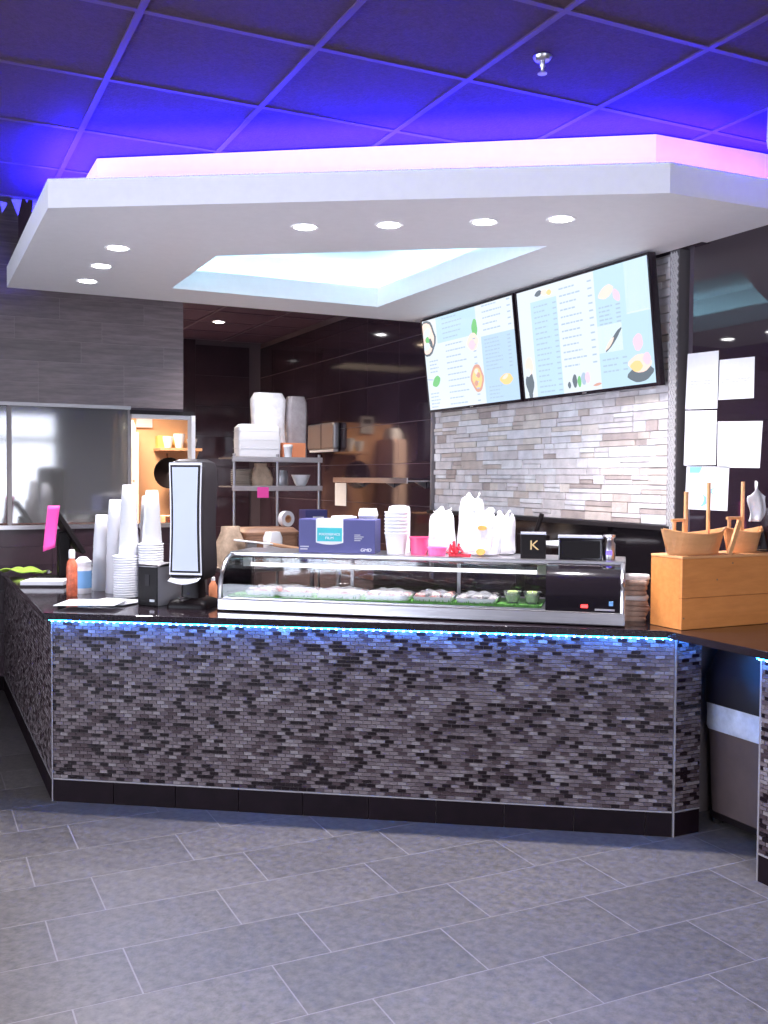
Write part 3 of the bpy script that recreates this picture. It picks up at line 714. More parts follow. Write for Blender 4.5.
tray(1.145, 1.335, .055, .24, (M_RICE, M_RICE), 'white film-wrapped tray right of the red fish tray')
for k, (x, lab) in enumerate(((1.40, 'green avocado bowl in the case, next to the white tray'), (1.49, 'green avocado bowl beside the black machinery housing'))):
    t = thing('avocado_bowl', lab, 'bowl', tuple(Mc @ Vector((x, .13, .0755))), CA, 'green bowls in the case')
    MB().lathe([(.024, 0), (.032, .02), (.042, .055), (.039, .055), (.028, .02), (.0, .008)], 18).build('bowl', M_CLEAR, t, True)
    MB().lathe([(.026, .006), (.034, .03), (.032, .048), (.018, .056), (0, .058)], 16).build('filling', M_AVOC, t, True)

# ------------------------------------------------------------------ things standing on the display case
CTOP = ZT+CH
def oncase(x, y, z=0.0): return tuple(Mc @ Vector((x, y, CH+z)))
fb = thing('film_box', 'dark blue carton of food film with a teal label on the display case', 'box', oncase(.60, .27), CA+.06)
FW, FD, FH = .19, .075, .165
MB().box(-FW, FW, -FD, FD, 0, FH).build('carton', M_BLUE, fb, bev=.003)
lb = MB(); pts = []
for k in range(9):
    u = -1+2*k/8; pts.append((-.035+.068*u, .052-.010*(1-u*u)))
pts = pts+[(.033, FH-.001), (-.103, FH-.001)]
n = len(pts); lb.add([(p[0], -FD-.0012, p[1]) for p in pts]+[(p[0], -FD, p[1]) for p in pts], [tuple(range(n))]+[(i, (i+1)%n, (i+1)%n+n, i+n) for i in range(n)])
lab = lb.build('label_panel', M_PAPER, fb)
MB().box(-.103, .033, -FD, FD*.3, FH, FH+.0012).build('label_fold', M_PAPER, fb)
MB().box(-.097, .027, -FD-.0022, -FD-.0012, .058, .124).build('teal_field', M_TEAL, lab)
text('lettering', 'FOODSERVICE', .0155, M_PAPER, lab, (-.035, -FD-.0023, .092), (R90, 0, 0), 1.05)
text('lettering', 'FILM', .018, M_PAPER, lab, (-.035, -FD-.0023, .074), (R90, 0, 0), 1.2)
text('lettering', 'GMD', .021, M_PAPER, fb, (.145, -FD-.0004, .018), (R90, 0, 0), 1.15, shear=.15)
m = MB()
for k in range(4): m.box(.088, .118+.008*(k % 3), -FD-.0008, -FD, .062+.009*k, .066+.009*k)
for k in range(2): m.box(-.182, -.145+.006*k, -FD-.0008, -FD, .016+.012*k, .022+.012*k)
stuff(m.build('small_print', M_INKP, fb))
def proj(v):
    q = Vector(v)-Vector((0, 0, CAM_H)); return (384+F_PX*q.dot(_r)/q.dot(_f), 512-F_PX*q.dot(_u)/q.dot(_f))
def case_x(px, y, z=CH):
    a, b = -.5, 2.6
    for _ in range(40):
        c = (a+b)/2
        if proj(Mc @ Vector((c, y, z)))[0] < px: a = c
        else: b = c
    return a
def oc(px, y, z=0.0): return oncase(case_x(px, y), y, z)
cupm = MB().lathe([(.034, .0), (.0365, .004), (.028, .098), (.0265, .100), (0, .100)], 18, cap=False).mesh('paper_cup', M_FOAM, True)
deli = MB().lathe([(.043, 0), (.055, .098), (.058, .100), (.058, .104), (.053, .104), (.041, .004), (0, .004)], 22).mesh('deli_tub', M_FOAM, True)
clam = loft(MB(), [rr(.065, .06, 0, .012), rr(.078, .072, .034, .014), rr(.080, .074, .037, .014), rr(.078, .072, .040, .014), rr(.066, .06, .070, .014)]).mesh('takeout_box', M_FOAM, True)
def stack(me, name, n, pitch, loc, label, cat, group, rz=0, sc_=(1, 1, 1), jit=.0):
    for k in range(n):
        o = inst(name, me, None, (loc[0]+random.uniform(-jit, jit), loc[1]+random.uniform(-jit, jit), loc[2]+pitch*k), (0, 0, rz+random.uniform(-.03, .03)), sc_)
        tag(o, label, cat, group)
fbx = (case_x(296, .20)+case_x(376, .20))/2
fb.location = oncase(fbx, .275)
random.seed(21)
rl = MB().lathe([(0, 0), (.060, 0), (.064, .006), (.060, .012), (.03, .015), (0, .015)], 28).build('round_lid', M_WHITE, smooth=True)
rl.location = oncase(fbx+.02, .275, FH+.0015)
tag(rl, 'flat white round lid lying on top of the blue carton', 'lid')
p = oc(396, .25); stack(deli, 'deli_tub', 7, .017, p, 'white foam tub nested in the stack right of the blue carton', 'tub', 'nested foam tubs on the case')
p = oc(368, .405); stack(clam, 'takeout_box', 3, .072, p, 'white foam takeout box in the small stack behind the blue carton', 'takeout box', 'foam boxes behind the carton', CA, (.55, .60, 1))
tall = MB().lathe([(.054, 0), (.056, .20), (.052, .225), (.03, .232), (0, .232)], 22).build('foam_canister', M_FOAM, smooth=True); tall.location = oc(399, .395)
tag(tall, 'tall white cylinder standing behind the nested foam tubs', 'canister')
for nm, px, y, r0, r1, h, m_, lab in (('pink_tub', 419, .27, .040, .045, .085, M_PINKP, 'red-pink plastic tub next to the nested foam tubs'), ('pink_bowl', 437, .235, .040, .046, .04, M_HOTP, 'low hot-pink bowl in front of the white bags')):
    o = MB().lathe([(r0, 0), (r1, h-.006), (r1+.004, h-.004), (r1+.004, h), (r1-.003, h), (r0-.003, .004), (0, .004)], 22).build(nm, m_, smooth=True); o.location = oc(px, y); tag(o, lab, 'tub')
# red bow ribbon
rb = thing('red_ribbon', 'red plastic ribbon bow lying before the white bags', 'ribbon', oc(455, .195), CA)
m = MB()
for k in range(7):
    a = k*.9; m.tube([(0, 0, .012), (.025*math.cos(a), .018*math.sin(a), .045+.012*(k % 3)), (.042*math.cos(a+.5), .024*math.sin(a+.5), .022), (.01*math.cos(a), .01*math.sin(a), .008)], .006, 6)
m.build('loops', M_RED, rb, True); MB().box(-.03, .075, -.012, .012, 0, .014).build('tail', M_RED, rb, bev=.003)
# white carrier bags standing in a heap
def bag(px, y, w_, d_, h_, lab, seed, rz=0, prints=()):
    rnd = random.Random(seed); t = thing('carrier_bag', lab, 'bag', oc(px, y), CA+rz, 'white carrier bags on the case')
    ph = [rnd.uniform(0, 6.28) for _ in range(6)]
    n, secs = 20, []
    for i in range(9):
        v = i/8; taper = 1-.13*v**2-.25*max(0, v-.86)/.14; ring_ = []
        for k in range(n):
            a = 2*math.pi*k/n; e = .62
            cx = math.copysign(abs(math.cos(a))**e, math.cos(a)); cy = math.copysign(abs(math.sin(a))**e, math.sin(a))
            wob = 1+.07*math.sin(3*a+ph[0]+4*v)+.06*math.sin(5*a+ph[1]-6*v)+.04*math.sin(9*a+ph[5]+11*v)
            ring_.append((w_*cx*taper*wob, d_*cy*(1-.45*v)*wob, h_*v*(1-.09*math.sin(2*a+ph[2])*v+.05*math.sin(5*a+ph[3])*v)))
        secs.append(ring_)
    loft(MB(), secs).build('sack', M_BAG, t, True, sub=1)
    MB().grid(8, 3, lambda u, v: (w_*(u-.5)*(1.0+.3*v), .012*math.sin(11*u+ph[3])*(.4+v), h_*(.93+.14*v*(1+.5*math.sin(9*u+ph[4]))))).build('handle', M_BAG, t, True, solid=.004)
    for (u, v, ru, rv, m_) in prints:
        vs = [(u+ru*math.cos(2*math.pi*k/12), -d_*(1-.30*v/h_)*1.10-.004, v+rv*math.sin(2*math.pi*k/12)) for k in range(12)]
        MB().add(vs+[(q[0], q[1]+.02, q[2]) for q in vs], [tuple(range(12))]+[(i, (i+1)%12, (i+1)%12+12, i+12) for i in range(12)]).build('print', m_, t)
M_PRO = mat('orange_bag_print', (.90, .42, .10), .5); M_PRL = mat('lilac_bag_print', (.80, .66, .86), .5)
bag(442, .365, .066, .042, .205, 'white carrier bag at the left of the bag heap', 3)
bag(471, .395, .066, .040, .265, 'tallest white carrier bag at the back of the heap', 5, .0)
bag(483, .285, .085, .046, .205, 'white carrier bag with orange print at front of the heap', 8, -.0, ((.0, .135, .022, .012, M_PRO), (-.005, .022, .022, .016, M_PRO), (.03, .06, .016, .03, M_PRL)))
bag(504, .385, .056, .040, .190, 'small white carrier bag at the right of the heap', 12, .0)
# black box with gold K, black silver-topped speaker, steel cup
kb = thing('black_box', 'small black box with a gold letter K on the display case', 'box', oc(533, .235), CA+.10)
MB().box(-.058, .058, -.04, .04, 0, .112).build('box_body', M_BLACK, kb, bev=.003)
MB().box(-.058, .058, -.04, .04, .112, .120).build('foil_top', M_SILVER, kb)
text('lettering', 'K', .062, M_GOLD, kb, (.004, -.0405, .060), (R90, 0, 0), 1.1)
sp = thing('black_speaker', 'black rectangular box with a silver top beside the K box', 'box', oc(580, .22), CA+.06)
MB().box(-.098, .098, -.05, .05, 0, .10).build('housing', M_BLACKGL, sp, bev=.004)
MB().box(-.10, .10, -.052, .052, .10, .11).build('top_plate', M_SILVER, sp, bev=.002)
MB().box(-.088, .088, -.052, -.049, .010, .088).build('grille', M_BLACK, sp)
text('lettering', '∞', .03, mat('dim_print', (.16, .09, .08), .5), sp, (0, -.0525, .05), (R90, 0, 0), 1.2) if False else None
cu = thing('steel_cup', 'small steel canister with a blue light beside the silver-topped box', 'canister', oc(609, .22), CA)
MB().lathe([(.026, 0), (.028, .01), (.028, .075), (.02, .085), (.02, .10), (.028, .105), (.028, .115), (0, .118)], 20).build('body', M_CHROME, cu, True)
MB().box(-.012, .012, -.032, -.026, .025, .045).build('indicator', M_BLUELED, cu)
kn = thing('knife', 'knife with black handle standing in a dark block at the stone wall', 'knife', (3.28, 4.78, .907), 0)
MB().box(-.06, .06, -.09, .09, 0, .32).build('block', M_BLACK, kn, bev=.01)
MB().tube([(0, -.02, .31), (.02, -.06, .44)], .014, 8).build('handle', M_BLACK, kn, True)
sheet = MB().box(-.11, .11, -.11, .11, 0, .018).build('white_tray', M_WHITE, bev=.004); sheet.location = (3.30, 4.53, 1.179); sheet.rotation_euler = (0, 0, .15)
tag(sheet, 'flat white tray on the black equipment case by the stone wall', 'tray')
eq = thing('equipment_case', 'low black equipment case on the back counter under the stone wall', 'case', (3.30, 4.53, .907), 0)
MB().box(-.16, .2, -.13, .13, 0, .27).build('housing', M_BLACK, eq, bev=.008)
MB().box(-.165, -.158, -.11, .11, .05, .22).build('front_panel', M_BLACKGL, eq)

# ------------------------------------------------------------------ right end: towels, wooden box, boats
random.seed(3)
tp = pix(637, 618, 2, ZT)
for k in range(9):
    o = MB()
    hx, hy = .068+random.uniform(-.006, .006), .05+random.uniform(-.005, .005); h = .022
    loft(o, [rr(hx-.004, hy-.004, 0, .012), rr(hx, hy, h*.4, .014), rr(hx-.003, hy-.003, h-.002, .014), rr(hx-.015, hy-.015, h+.001, .012)])
    wht = k in (4, 8)
    ob = o.build('folded_towel', M_TOWELW if wht else M_TOWEL, smooth=True)
    ob.location = (2.985+random.uniform(-.008, .008), 3.545+random.uniform(-.008, .008), ZT+.0235*k); ob.rotation_euler = (0, 0, CA+random.uniform(-.15, .15))
    tag(ob, ('white folded towel on top of the towel stack' if k == 8 else 'white folded towel in the middle of the towel stack') if wht else 'brown folded towel in the stack beside the wooden box', 'towel', 'folded towels beside the wooden box')
X0, X1, Y0, Y1, ZBX = 2.967, 3.540, 3.205, 3.400, 1.222
BROT = math.radians(0.3)
wbx = thing('wooden_box', 'orange pine box with plank sides standing at the counter end', 'box', (X0, Y0, ZT+.001), BROT)
W_, D_, H_ = X1-X0, Y1-Y0, ZBX-ZT
MB().box(0, W_, 0, .016, 0, .135).build('plank', M_WOOD, wbx, bev=.0015)
MB().box(0, W_, 0, .016, .1365, H_-.012).build('plank', M_WOOD, wbx, bev=.0015)
MB().box(0, .016, .0165, D_, 0, H_-.012).build('side_board', M_WOOD, wbx, bev=.0015)
MB().box(W_-.016, W_, .0165, D_, 0, H_-.012).build('side_board', M_WOOD, wbx, bev=.0015)
MB().box(.0165, W_-.0165, D_-.016, D_, 0, H_-.012).build('back_board', M_WOOD, wbx)
MB().box(-.002, W_, -.002, D_, H_-.0115, H_).build('top_board', M_WOODB, wbx, bev=.002)
for (x, zz) in ((.012, .05), (.29, .28), (.20, .21)):
    MB().lathe([(0, -.001), (.004, -.001), (.004, .001)], 10, Matrix.Translation((x, -.0005, zz)) @ Matrix.Rotation(R90, 4, 'X')).build('knot', M_WOODK, wbx)
def boat(x, y, z_, rz, L, lab, masts, rack=None, rudder=False, wid=.075):
    t = thing('sushi_boat', lab, 'sushi boat', (x, y, z_), rz, 'wooden sushi boats on the pine box')
    n = 14; outer = []; inner = []; low = []
    def half(u): return wid*max(.10, (1-abs(2*u-1)**2.6))
    top = lambda u: .090+.024*(2*u-1)**2
    vs = []; fs = []
    for i in range(n+1):
        u = i/n; x_ = -L/2+L*u; xb = x_*.80; w_ = half(u); zt = top(u)
        vs += [(xb, -w_*.6, 0), (x_, -w_, zt), (x_, -w_+.008, zt), (xb, -max(.002, w_*.6-.006), .055), (xb, max(.002, w_*.6-.006), .055), (x_, w_-.008, zt), (x_, w_, zt), (xb, w_*.6, 0)]
    for i in range(n):
        for k in range(8): fs.append((i*8+k, i*8+(k+1)%8, (i+1)*8+(k+1)%8, (i+1)*8+k))
    fs += [tuple(range(8)), tuple(n*8+k for k in range(8))[::-1]]
    MB().add(vs, fs).build('hull', M_WOODB, t)
    MB().tube([(-L/2+L*i/12, -half(i/12)-.001, top(i/12)) for i in range(13)], .005, 6).build('gunwale', M_WOODB, t)
    for mx, h, r in masts: MB().tube([(mx, 0, .03), (mx, 0, h)], r, 8).build('mast', M_WOODB, t)
    if rack:
        rx, rh = rack
        rk = MB().tube([(rx-.04, 0, rh), (rx+.045, 0, rh)], .007, 8).build('rack_bar', M_WOODB, t)
        for dx in (-.025, .03): MB().tube([(rx+dx, 0, .04), (rx+dx, 0, rh)], .008, 8).build('rack_post', M_WOODB, t)
    if rudder:
        MB().box(-.011, .011, -.006, .006, 0, .16, Matrix.Translation((L/2-.055, -wid-.012, .0)) @ Matrix.Rotation(.38, 4, 'Y')).build('rudder', M_WOODB, t, bev=.002)
    return t
bz = ZBX+.0015
bp_ = lambda x, y: (X0+x*math.cos(BROT)-y*math.sin(BROT), Y0+x*math.sin(BROT)+y*math.cos(BROT))
boat(*bp_(.140, .085), bz, BROT, .36, 'wooden sushi boat with two masts and a leaning rudder, nearer the stone wall', ((-.045, .275, .0095), (.085, .315, .0085)), (-.085, .150), True, .075)
boat(*bp_(.452, .105), bz, BROT, .22, 'wooden sushi boat at the right edge, with a cloth hung on its mast', ((.0, .32, .0085),), (-.055, .155), False, .075)
cl_ = thing('white_cloth', 'white cloth draped over the mast of the right wooden boat', 'cloth', (*bp_(.487, .085), bz+.12), BROT)
def cfn(u, v): return (-.030+.075*u+.012*math.sin(5*v), -.02+.018*math.sin(9*u+2*v)-.01*v, .02+.15*v-.035*math.cos(2*math.pi*u)*v)
MB().grid(16, 12, cfn).build('drape', M_TOWELW, cl_, True, solid=.003)

# notices on the black glass
def notice(corners, lab, lines=(), seed=0, blue=False):
    P = [pix(px, py, 0, XG-.003) for px, py in corners]      # tl, tr, br, bl
    y0 = max(P[0].y, P[3].y); c = sum(P, Vector())/4
    t = thing('notice', lab, 'paper', (XG-.0005, c.y, c.z), 0, 'paper notices on the black glass')
    vs = [(-.0012, p.y-c.y, p.z-c.z) for p in P]; vs += [(0, v[1], v[2]) for v in vs]
    MB().add(vs, [(0,1,2,3), (7,6,5,4), (0,4,5,1), (1,5,6,2), (2,6,7,3), (3,7,4,0)]).build('sheet', M_PAPER, t)
    tl, tr, br, bl = [Vector(v) for v in vs[:4]]
    at = lambda u, v: (tl*(1-u)+tr*u)*(1-v)+(bl*(1-u)+br*u)*v
    rnd = random.Random(seed); m = MB()
    for (u0, u1, v, hgt) in lines:
        x = u0
        while x < u1:
            w_ = rnd.uniform(.03, .10); e = min(x+w_, u1)
            q = [at(x, v), at(e, v), at(e, v+hgt), at(x, v+hgt)]; m.add([(-.0018, k.y, k.z) for k in q]+[(-.001, k.y, k.z) for k in q], [(0,1,2,3), (0,4,5,1), (1,5,6,2), (2,6,7,3), (3,7,4,0)]); x = e+.02
    if lines: stuff(m.build('print_lines', M_INKP, t))
    if blue:
        for (u0, u1, v0, v1) in ((.08, .38, .01, .15),):
            q = [at(u0, v0), at(u1, v0), at(u1-.06, v1), at(u0, v1)]; MB().add([(-.0018, k.y, k.z) for k in q]+[(-.001, k.y, k.z) for k in q], [(0,1,2,3), (0,4,5,1), (1,5,6,2), (2,6,7,3), (3,7,4,0)]).build('blue_mark', M_LBLUE, t)
        for (cu_, cv, r_, a0, a1, wd) in ((.25, .78, .30, -75, 60, .09), (.72, .56, .14, 90, 270, .05)):
            m = MB(); n = 12; o_ = []
            for k in range(n+1):
                a = math.radians(a0+(a1-a0)*k/n); wk_ = wd*math.sin(math.pi*k/n)+.01
                o_ += [at(cu_+(r_)*math.cos(a), cv-r_*.55*math.sin(a)), at(cu_+(r_-wk_)*math.cos(a), cv-(r_-wk_)*.55*math.sin(a))]
            m.add([(-.0018, k.y, k.z) for k in o_], [(2*k, 2*k+1, 2*k+3, 2*k+2) for k in range(n)]).build('blue_arc', M_LBLUE, t)
LN = lambda n, v0, v1, u0=.08, u1=.9: [(u0, u1-.25*((k*7) % 3)/3, v0+(v1-v0)*k/max(1, n-1), .012) for k in range(n)]
notice(((687.5, 354), (718.5, 350.5), (717, 408.5), (685, 409.5)), 'white notice at top left beside the patterned strip', LN(3, .5, .6), 1)
notice(((719.5, 360), (754.5, 356.5), (753.5, 398), (718, 400)), 'white notice at top right on the black glass', LN(2, .5, .56), 2)
notice(((685.2, 410.8), (716.6, 410.2), (715.5, 465), (683.5, 465.5)), 'white notice directly below the top left one', LN(7, .14, .5), 3)
notice(((717.5, 421.5), (762.5, 421), (759.5, 468), (717, 467.5)), 'white notice in the middle right, right of the lined sheet', LN(6, .18, .5), 4)
notice(((686.5, 466.5), (729, 466.5), (727, 511), (684.5, 509)), 'white notice with blue curved marks behind the boat masts', LN(1, .3, .31, .4, .8), 5, True)

# ------------------------------------------------------------------ left end of the counter
def wz(px, py, z=ZT): return pix(px, py, 2, z)
# tower napkin dispenser
nd = thing('napkin_dispenser', 'tall black tower napkin dispenser with a white front panel on the counter', 'dispenser', (1.268, 4.80, ZT), ANG-.03)
loft(MB(), [rr(.105, .11, 0, .03), rr(.105, .11, .012, .03), rr(.095, .10, .03, .03), rr(.06, .07, .045, .02)]).build('base', M_BLACK, nd, True)
loft(MB(), [rr(.05, .055, .03, .02), rr(.045, .05, .17, .02)]).build('neck', M_BLACK, nd, True)
secs = []
for zz, hx, hy in ((.135, .070, .085), (.155, .086, .10), (.20, .092, .105), (.40, .084, .105), (.62, .092, .105), (.685, .092, .105), (.715, .08, .098), (.73, .05, .08)):
    secs.append(rr(hx, hy, zz, .022))
loft(MB(), secs).build('housing', M_GREYDK, nd, True)
def face(hw_in, z0, z1, y, m_, nm, n=10, mid=.006):
    vs = []
    for k in range(n+1):
        v = k/n; zz = z0+(z1-z0)*v; w_ = hw_in-mid*math.sin(math.pi*v); vs += [(-w_, y, zz), (w_, y, zz)]
    m = MB(); m.add(vs+[(a, b+.006, c) for a, b, c in vs], [(2*k, 2*k+1, 2*k+3, 2*k+2) for k in range(n)]+[(2*k, 2*k+2, 2*k+2+2*(n+1), 2*k+2*(n+1)) for k in range(n)]+[(2*k+1, 2*k+3, 2*k+3+2*(n+1), 2*k+1+2*(n+1)) for k in range(n)]+[(0, 1, 2*n+3, 2*n+2), (2*n, 2*n+1, 4*n+3, 4*n+2)])
    return m.build(nm, m_, nd)
face(.084, .165, .712, -.109, M_STEELDK, 'bezel')
face(.077, .175, .700, -.112, M_BLACK, 'inner_frame')
face(.066, .185, .690, -.115, mat('pale_panel', (.62, .66, .84), .35), 'front_panel')
def lip(u, v): return (-.075+.15*u, -.10-.05*v, .150-.016*math.sin(math.pi*u)*v-.012*v)
MB().grid(10, 4, lip).build('napkin', M_PAPER, nd, True, solid=.004)
MB().lathe([(.05, .012), (.048, .03), (.03, .045), (0, .05)], 18, Matrix.Translation((-.02, -.062, 0)) @ Matrix.Diagonal((1, .6, 1, 1))).build('logo_boss', M_CHROME, nd, True)
# small black and steel box
bs = thing('card_dispenser', 'small box with black front and steel sides before the napkin dispenser', 'dispenser', (1.158, 4.955, ZT), math.radians(-54))
MB().box(-.062, .062, -.125, -.118, .0, .205).build('front', M_BLACK, bs, bev=.003)
MB().box(-.060, .060, -.118, .085, .0, .195).build('body', mat('satin_steel', (.60, .58, .61), .55, .0), bs, bev=.004)
MB().grid(6, 6, lambda u, v: (-.064+.128*u, -.128+.216*v, .196+.012*math.sin(math.pi*v))).build('cover', M_STEELDK, bs, True, solid=.004)
MB().box(-.014, .014, -.128, -.125, .10, .155).build('slot', M_GREYDK, bs)
MB().box(.015, .045, -.127, -.125, .022, .034).build('sticker', M_PAPER, bs)
# little orange bottle
ob = thing('sauce_bottle', 'small orange bottle between the napkin dispenser and the display case', 'bottle', (1.405, 4.93, ZT))
MB().lathe([(.02, 0), (.022, .01), (.022, .08), (.012, .10), (.010, .11), (0, .11)], 16).build('body', M_ORBOX, ob, True)
MB().lathe([(.011, .108), (.011, .125), (0, .127)], 12).build('cap', M_WHITE, ob, True)

# paper cups: nested upside down in stacks
lidm = MB().lathe([(.048, 0), (.058, .002), (.060, .006), (.058, .011), (.050, .013), (.047, .009), (0, .009)], 22).mesh('paper_bowl', M_WHITE, True)
random.seed(31)
def cups(px, py, htot, label, grp, s0=1.6, s1=1.2, z=ZT, at=None, pitch=.0235):
    p = at if at else wz(px, py); n = max(2, int((htot-.10*s1)/pitch)+1)
    for k in range(n):
        s = s0+(s1-s0)*k/(n-1)
        o = inst('paper_cup', cupm, None, (p[0]+random.uniform(-.0008, .0008), p[1], z+pitch*k), (0, 0, random.uniform(0, 6)), (s, s, s1)); tag(o, label, 'cup', grp)
def lids(p, n, label, grp, s=1.0, z=ZT, pitch=.0132):
    for k in range(n):
        o = inst('paper_bowl', lidm, None, (p[0]+random.uniform(-.0015, .0015), p[1]+random.uniform(-.0015, .0015), z+pitch*k), (0, 0, 0), (s, s, 1)); tag(o, label, 'bowl', grp)
cups(102, 590, .43, 'white paper cup nested in the leftmost and shortest cup stack', 'leftmost stack of cups')
L1 = wz(126, 597); L2 = wz(151, 597)
lids(L1, 17, 'white shallow paper bowl in the left of two bowl stacks under the cups', 'left stack of bowls', 1.12)
cups(0, 0, .385, 'white paper cup in the tallest stack, standing on the left bowls', 'tallest stack of cups', 1.5, 1.15, ZT+17*.0132, (L1.x+.018, L1.y+.012))
lids(L2, 22, 'white shallow paper bowl in the right bowl stack beside the steel box', 'right stack of bowls', 1.12)
cups(0, 0, .285, 'white paper cup in the stack standing on the right bowls', 'cups on the right bowls', 1.45, 1.15, ZT+22*.0132, (L2.x+.008, L2.y+.01))
L3 = Vector((1.035, 5.50, ZT)); cups(0, 0, .52, 'white paper cup in the stack left behind the tallest cups', 'cups behind the left bowls', 1.5, 1.15, ZT, (L3.x-.02, L3.y))
cups(0, 0, .55, 'white paper cup in the stack behind the two bowl stacks', 'cups behind the bowls', 1.5, 1.15, ZT, (1.165, 5.36))
# bottle, canister, jar, pad, flyers, cloth
p = wz(72, 596)
rbm = thing('spray_bottle', 'orange-red bottle with white cap near the counter corner', 'bottle', (p.x, p.y, ZT))
MB().lathe([(.026, 0), (.029, .008), (.029, .16), (.024, .185), (.014, .20), (.014, .205), (0, .205)], 20).build('body', M_REDO, rbm, True)
MB().lathe([(.017, .203), (.018, .235), (.014, .25), (0, .252)], 14).build('cap', M_WHITE, rbm, True)
p = wz(83, 593)
ca = thing('wipes_canister', 'white canister with a blue label beside the red bottle', 'canister', (p.x, p.y, ZT))
MB().lathe([(.044, 0), (.046, .006), (.046, .15), (.044, .155), (0, .155)], 24).build('body', M_WHITE, ca, True)
MB().lathe([(.0475, .155), (.0475, .175), (.035, .185), (.02, .20), (0, .20)], 24).build('lid', M_FILMW, ca, True)
MB().lathe([(.0466, .03), (.0466, .125)], 24, cap=False).build('label_band', M_LBLUE, ca, True)
o = MB().lathe([(.036, 0), (.046, .11), (.048, .114), (.045, .114), (.034, .004), (0, .004)], 22).build('plastic_cup', M_CLEAR, smooth=True); o.location = wz(93, 588); tag(o, 'clear plastic cup standing between canister and the leftmost cup stack', 'cup')
pp = wz(47, 588)
pd = thing('paper_pad', 'thick white paper pad lying at the back of the left counter', 'pad', (.715, 6.02, ZT), -.42)
MB().box(-.125, .125, -.09, .09, 0, .010).build('backing', M_GREYDK, pd)
MB().box(-.124, .124, -.089, .089, .010, .034).build('sheets', M_PAPER, pd, bev=.002)
for k, (x, y, rz, lab, hx, hy) in enumerate(((.80, 4.965, ANG+.10, 'white flyer lying nearest the counter corner edge', .15, .11), (.93, 5.065, ANG-.25, 'white flyer lying under the first, toward the bowl stacks', .13, .10))):
    zz = .0165 if k == 0 else .0035
    o = MB().grid(10, 8, lambda u, v: (-hx+2*hx*u, -hy+2*hy*v, zz+.004*math.sin(1.5*u+.8*v))).build('flyer', M_PAPER, smooth=True, solid=.004); o.location = (x, y, ZT); o.rotation_euler = (0, 0, rz); tag(o, lab, 'flyer', 'flyers on the counter')
gc = MB().grid(16, 10, lambda u, v: (-.14+.28*u, -.09+.18*v, .028+.012*math.sin(9*u+3*v)*math.sin(7*v+1)+.010*math.sin(5*u))).build('green_cloth', M_GREEN, smooth=True, solid=.006); gc.location = (.665, 6.72, ZT); gc.rotation_euler = (0, 0, -.5)
tag(gc, 'crumpled lime green cloth at the far left end of the counter', 'cloth')
# order terminal, seen edge-on, and its pink note
ps_ = thing('order_terminal', 'black order terminal seen from the side with screen turned to staff', 'terminal', (.80, 6.30, ZT), 0)
Mt = Matrix.Translation((.07, 0, .30)) @ Matrix.Rotation(math.radians(-32), 4, 'Y')
MB().box(-.014, .014, -.16, .16, -.15, .15, Mt).build('screen', M_BLACK, ps_, bev=.005)
MB().box(.0145, .016, -.145, .145, -.135, .135, Mt).build('glass', M_BLACKGL, ps_)
MB().box(-.035, .035, -.05, .05, .02, .30, Matrix.Translation((.05, 0, 0))).build('stand', M_BLACK, ps_, bev=.008)
MB().box(-.10, .14, -.11, .11, 0, .022).build('base', M_BLACK, ps_, bev=.006)
MB().box(-.112, -.098, -.03, .03, .03, .045, Matrix.Translation((.06, -.03, .02))).build('cable_plug', M_STEELDK, ps_)
pk = thing('pink_note', 'long hot-pink paper slip hanging from the order terminal', 'note', (.772, 6.135, ZT+.19), 0)
MB().grid(4, 10, lambda u, v: (-.035+.07*u-.03*(1-v), -.006+.012*math.sin(3*v), .275*v+.03*u*(1-v)*.8)).build('slip', M_PINK, pk, True, solid=.0015)

# ------------------------------------------------------------------ back passage: shelf unit, table, wall shelf
su = thing('wire_shelf_unit', 'steel shelf unit with two visible shelves against the dark passage', 'shelf', (2.675, 7.72, 0))
for x in (-.362, 0.0, .362):
    for y in (-.2,):
        MB().tube([(x, y, 0), (x, y, 1.735)], .0125, 10).build('post', M_STEELDK, su, True)
for zz in (1.70, 1.468, .35):
    s_ = MB().box(-.38, .38, -.215, .17, zz-.004, zz+.006).build('shelf_board', M_STEELDK, su)
    MB().box(-.385, .385, -.222, -.213, zz-.03, zz+.012).build('shelf_lip', M_CHROME, s_, bev=.002)
SZ1, SZ2 = 1.707, 1.475
def sleeve(x, y, z_, hx, hy, h, m_, lab, nm='cup_sleeve'):
    rnd = random.Random(int(x*100)); secs = []
    for i in range(11):
        v = i/10; k = 1+.03*math.sin(9*v+x*7); q = 1 if v < .92 else .82
        secs.append(rr(hx*k*q, hy*k*q, h*v, hx*.35))
    o = loft(MB(), secs).build(nm, m_, smooth=True); o.location = (x, y, z_); return tag(o, lab, 'sleeve', 'wrapped sleeves on the shelf unit')
fc_ = thing('foam_box_stack', 'wrapped block of white foam boxes at left on the top shelf', 'box stack', (2.545, 7.645, SZ1))
loft(MB(), [rr(.175, .075, 0, .02), rr(.178, .078, .13, .02), rr(.178, .078, .24, .03), rr(.15, .065, .268, .03)]).build('block', M_FOAM, fc_, True)
for zz in (.07, .14, .21): MB().box(-.1795, .1795, -.0795, .0795, zz, zz+.003).build('seam', M_FILMW, fc_)
sleeve(2.69, 7.80, SZ1, .145, .065, .54, M_FILMW, 'tall milky wrapped sleeve behind the white foam block')
sleeve(2.935, 7.80, SZ1, .085, .065, .52, M_FILMG, 'tall grey wrapped sleeve right of the milky one')
o = MB().box(-.10, .10, -.05, .05, 0, .125).build('orange_carton', M_ORBOX, bev=.003); o.location = (2.85, 7.65, SZ1); tag(o, 'small orange carton at the front of the top shelf', 'carton')
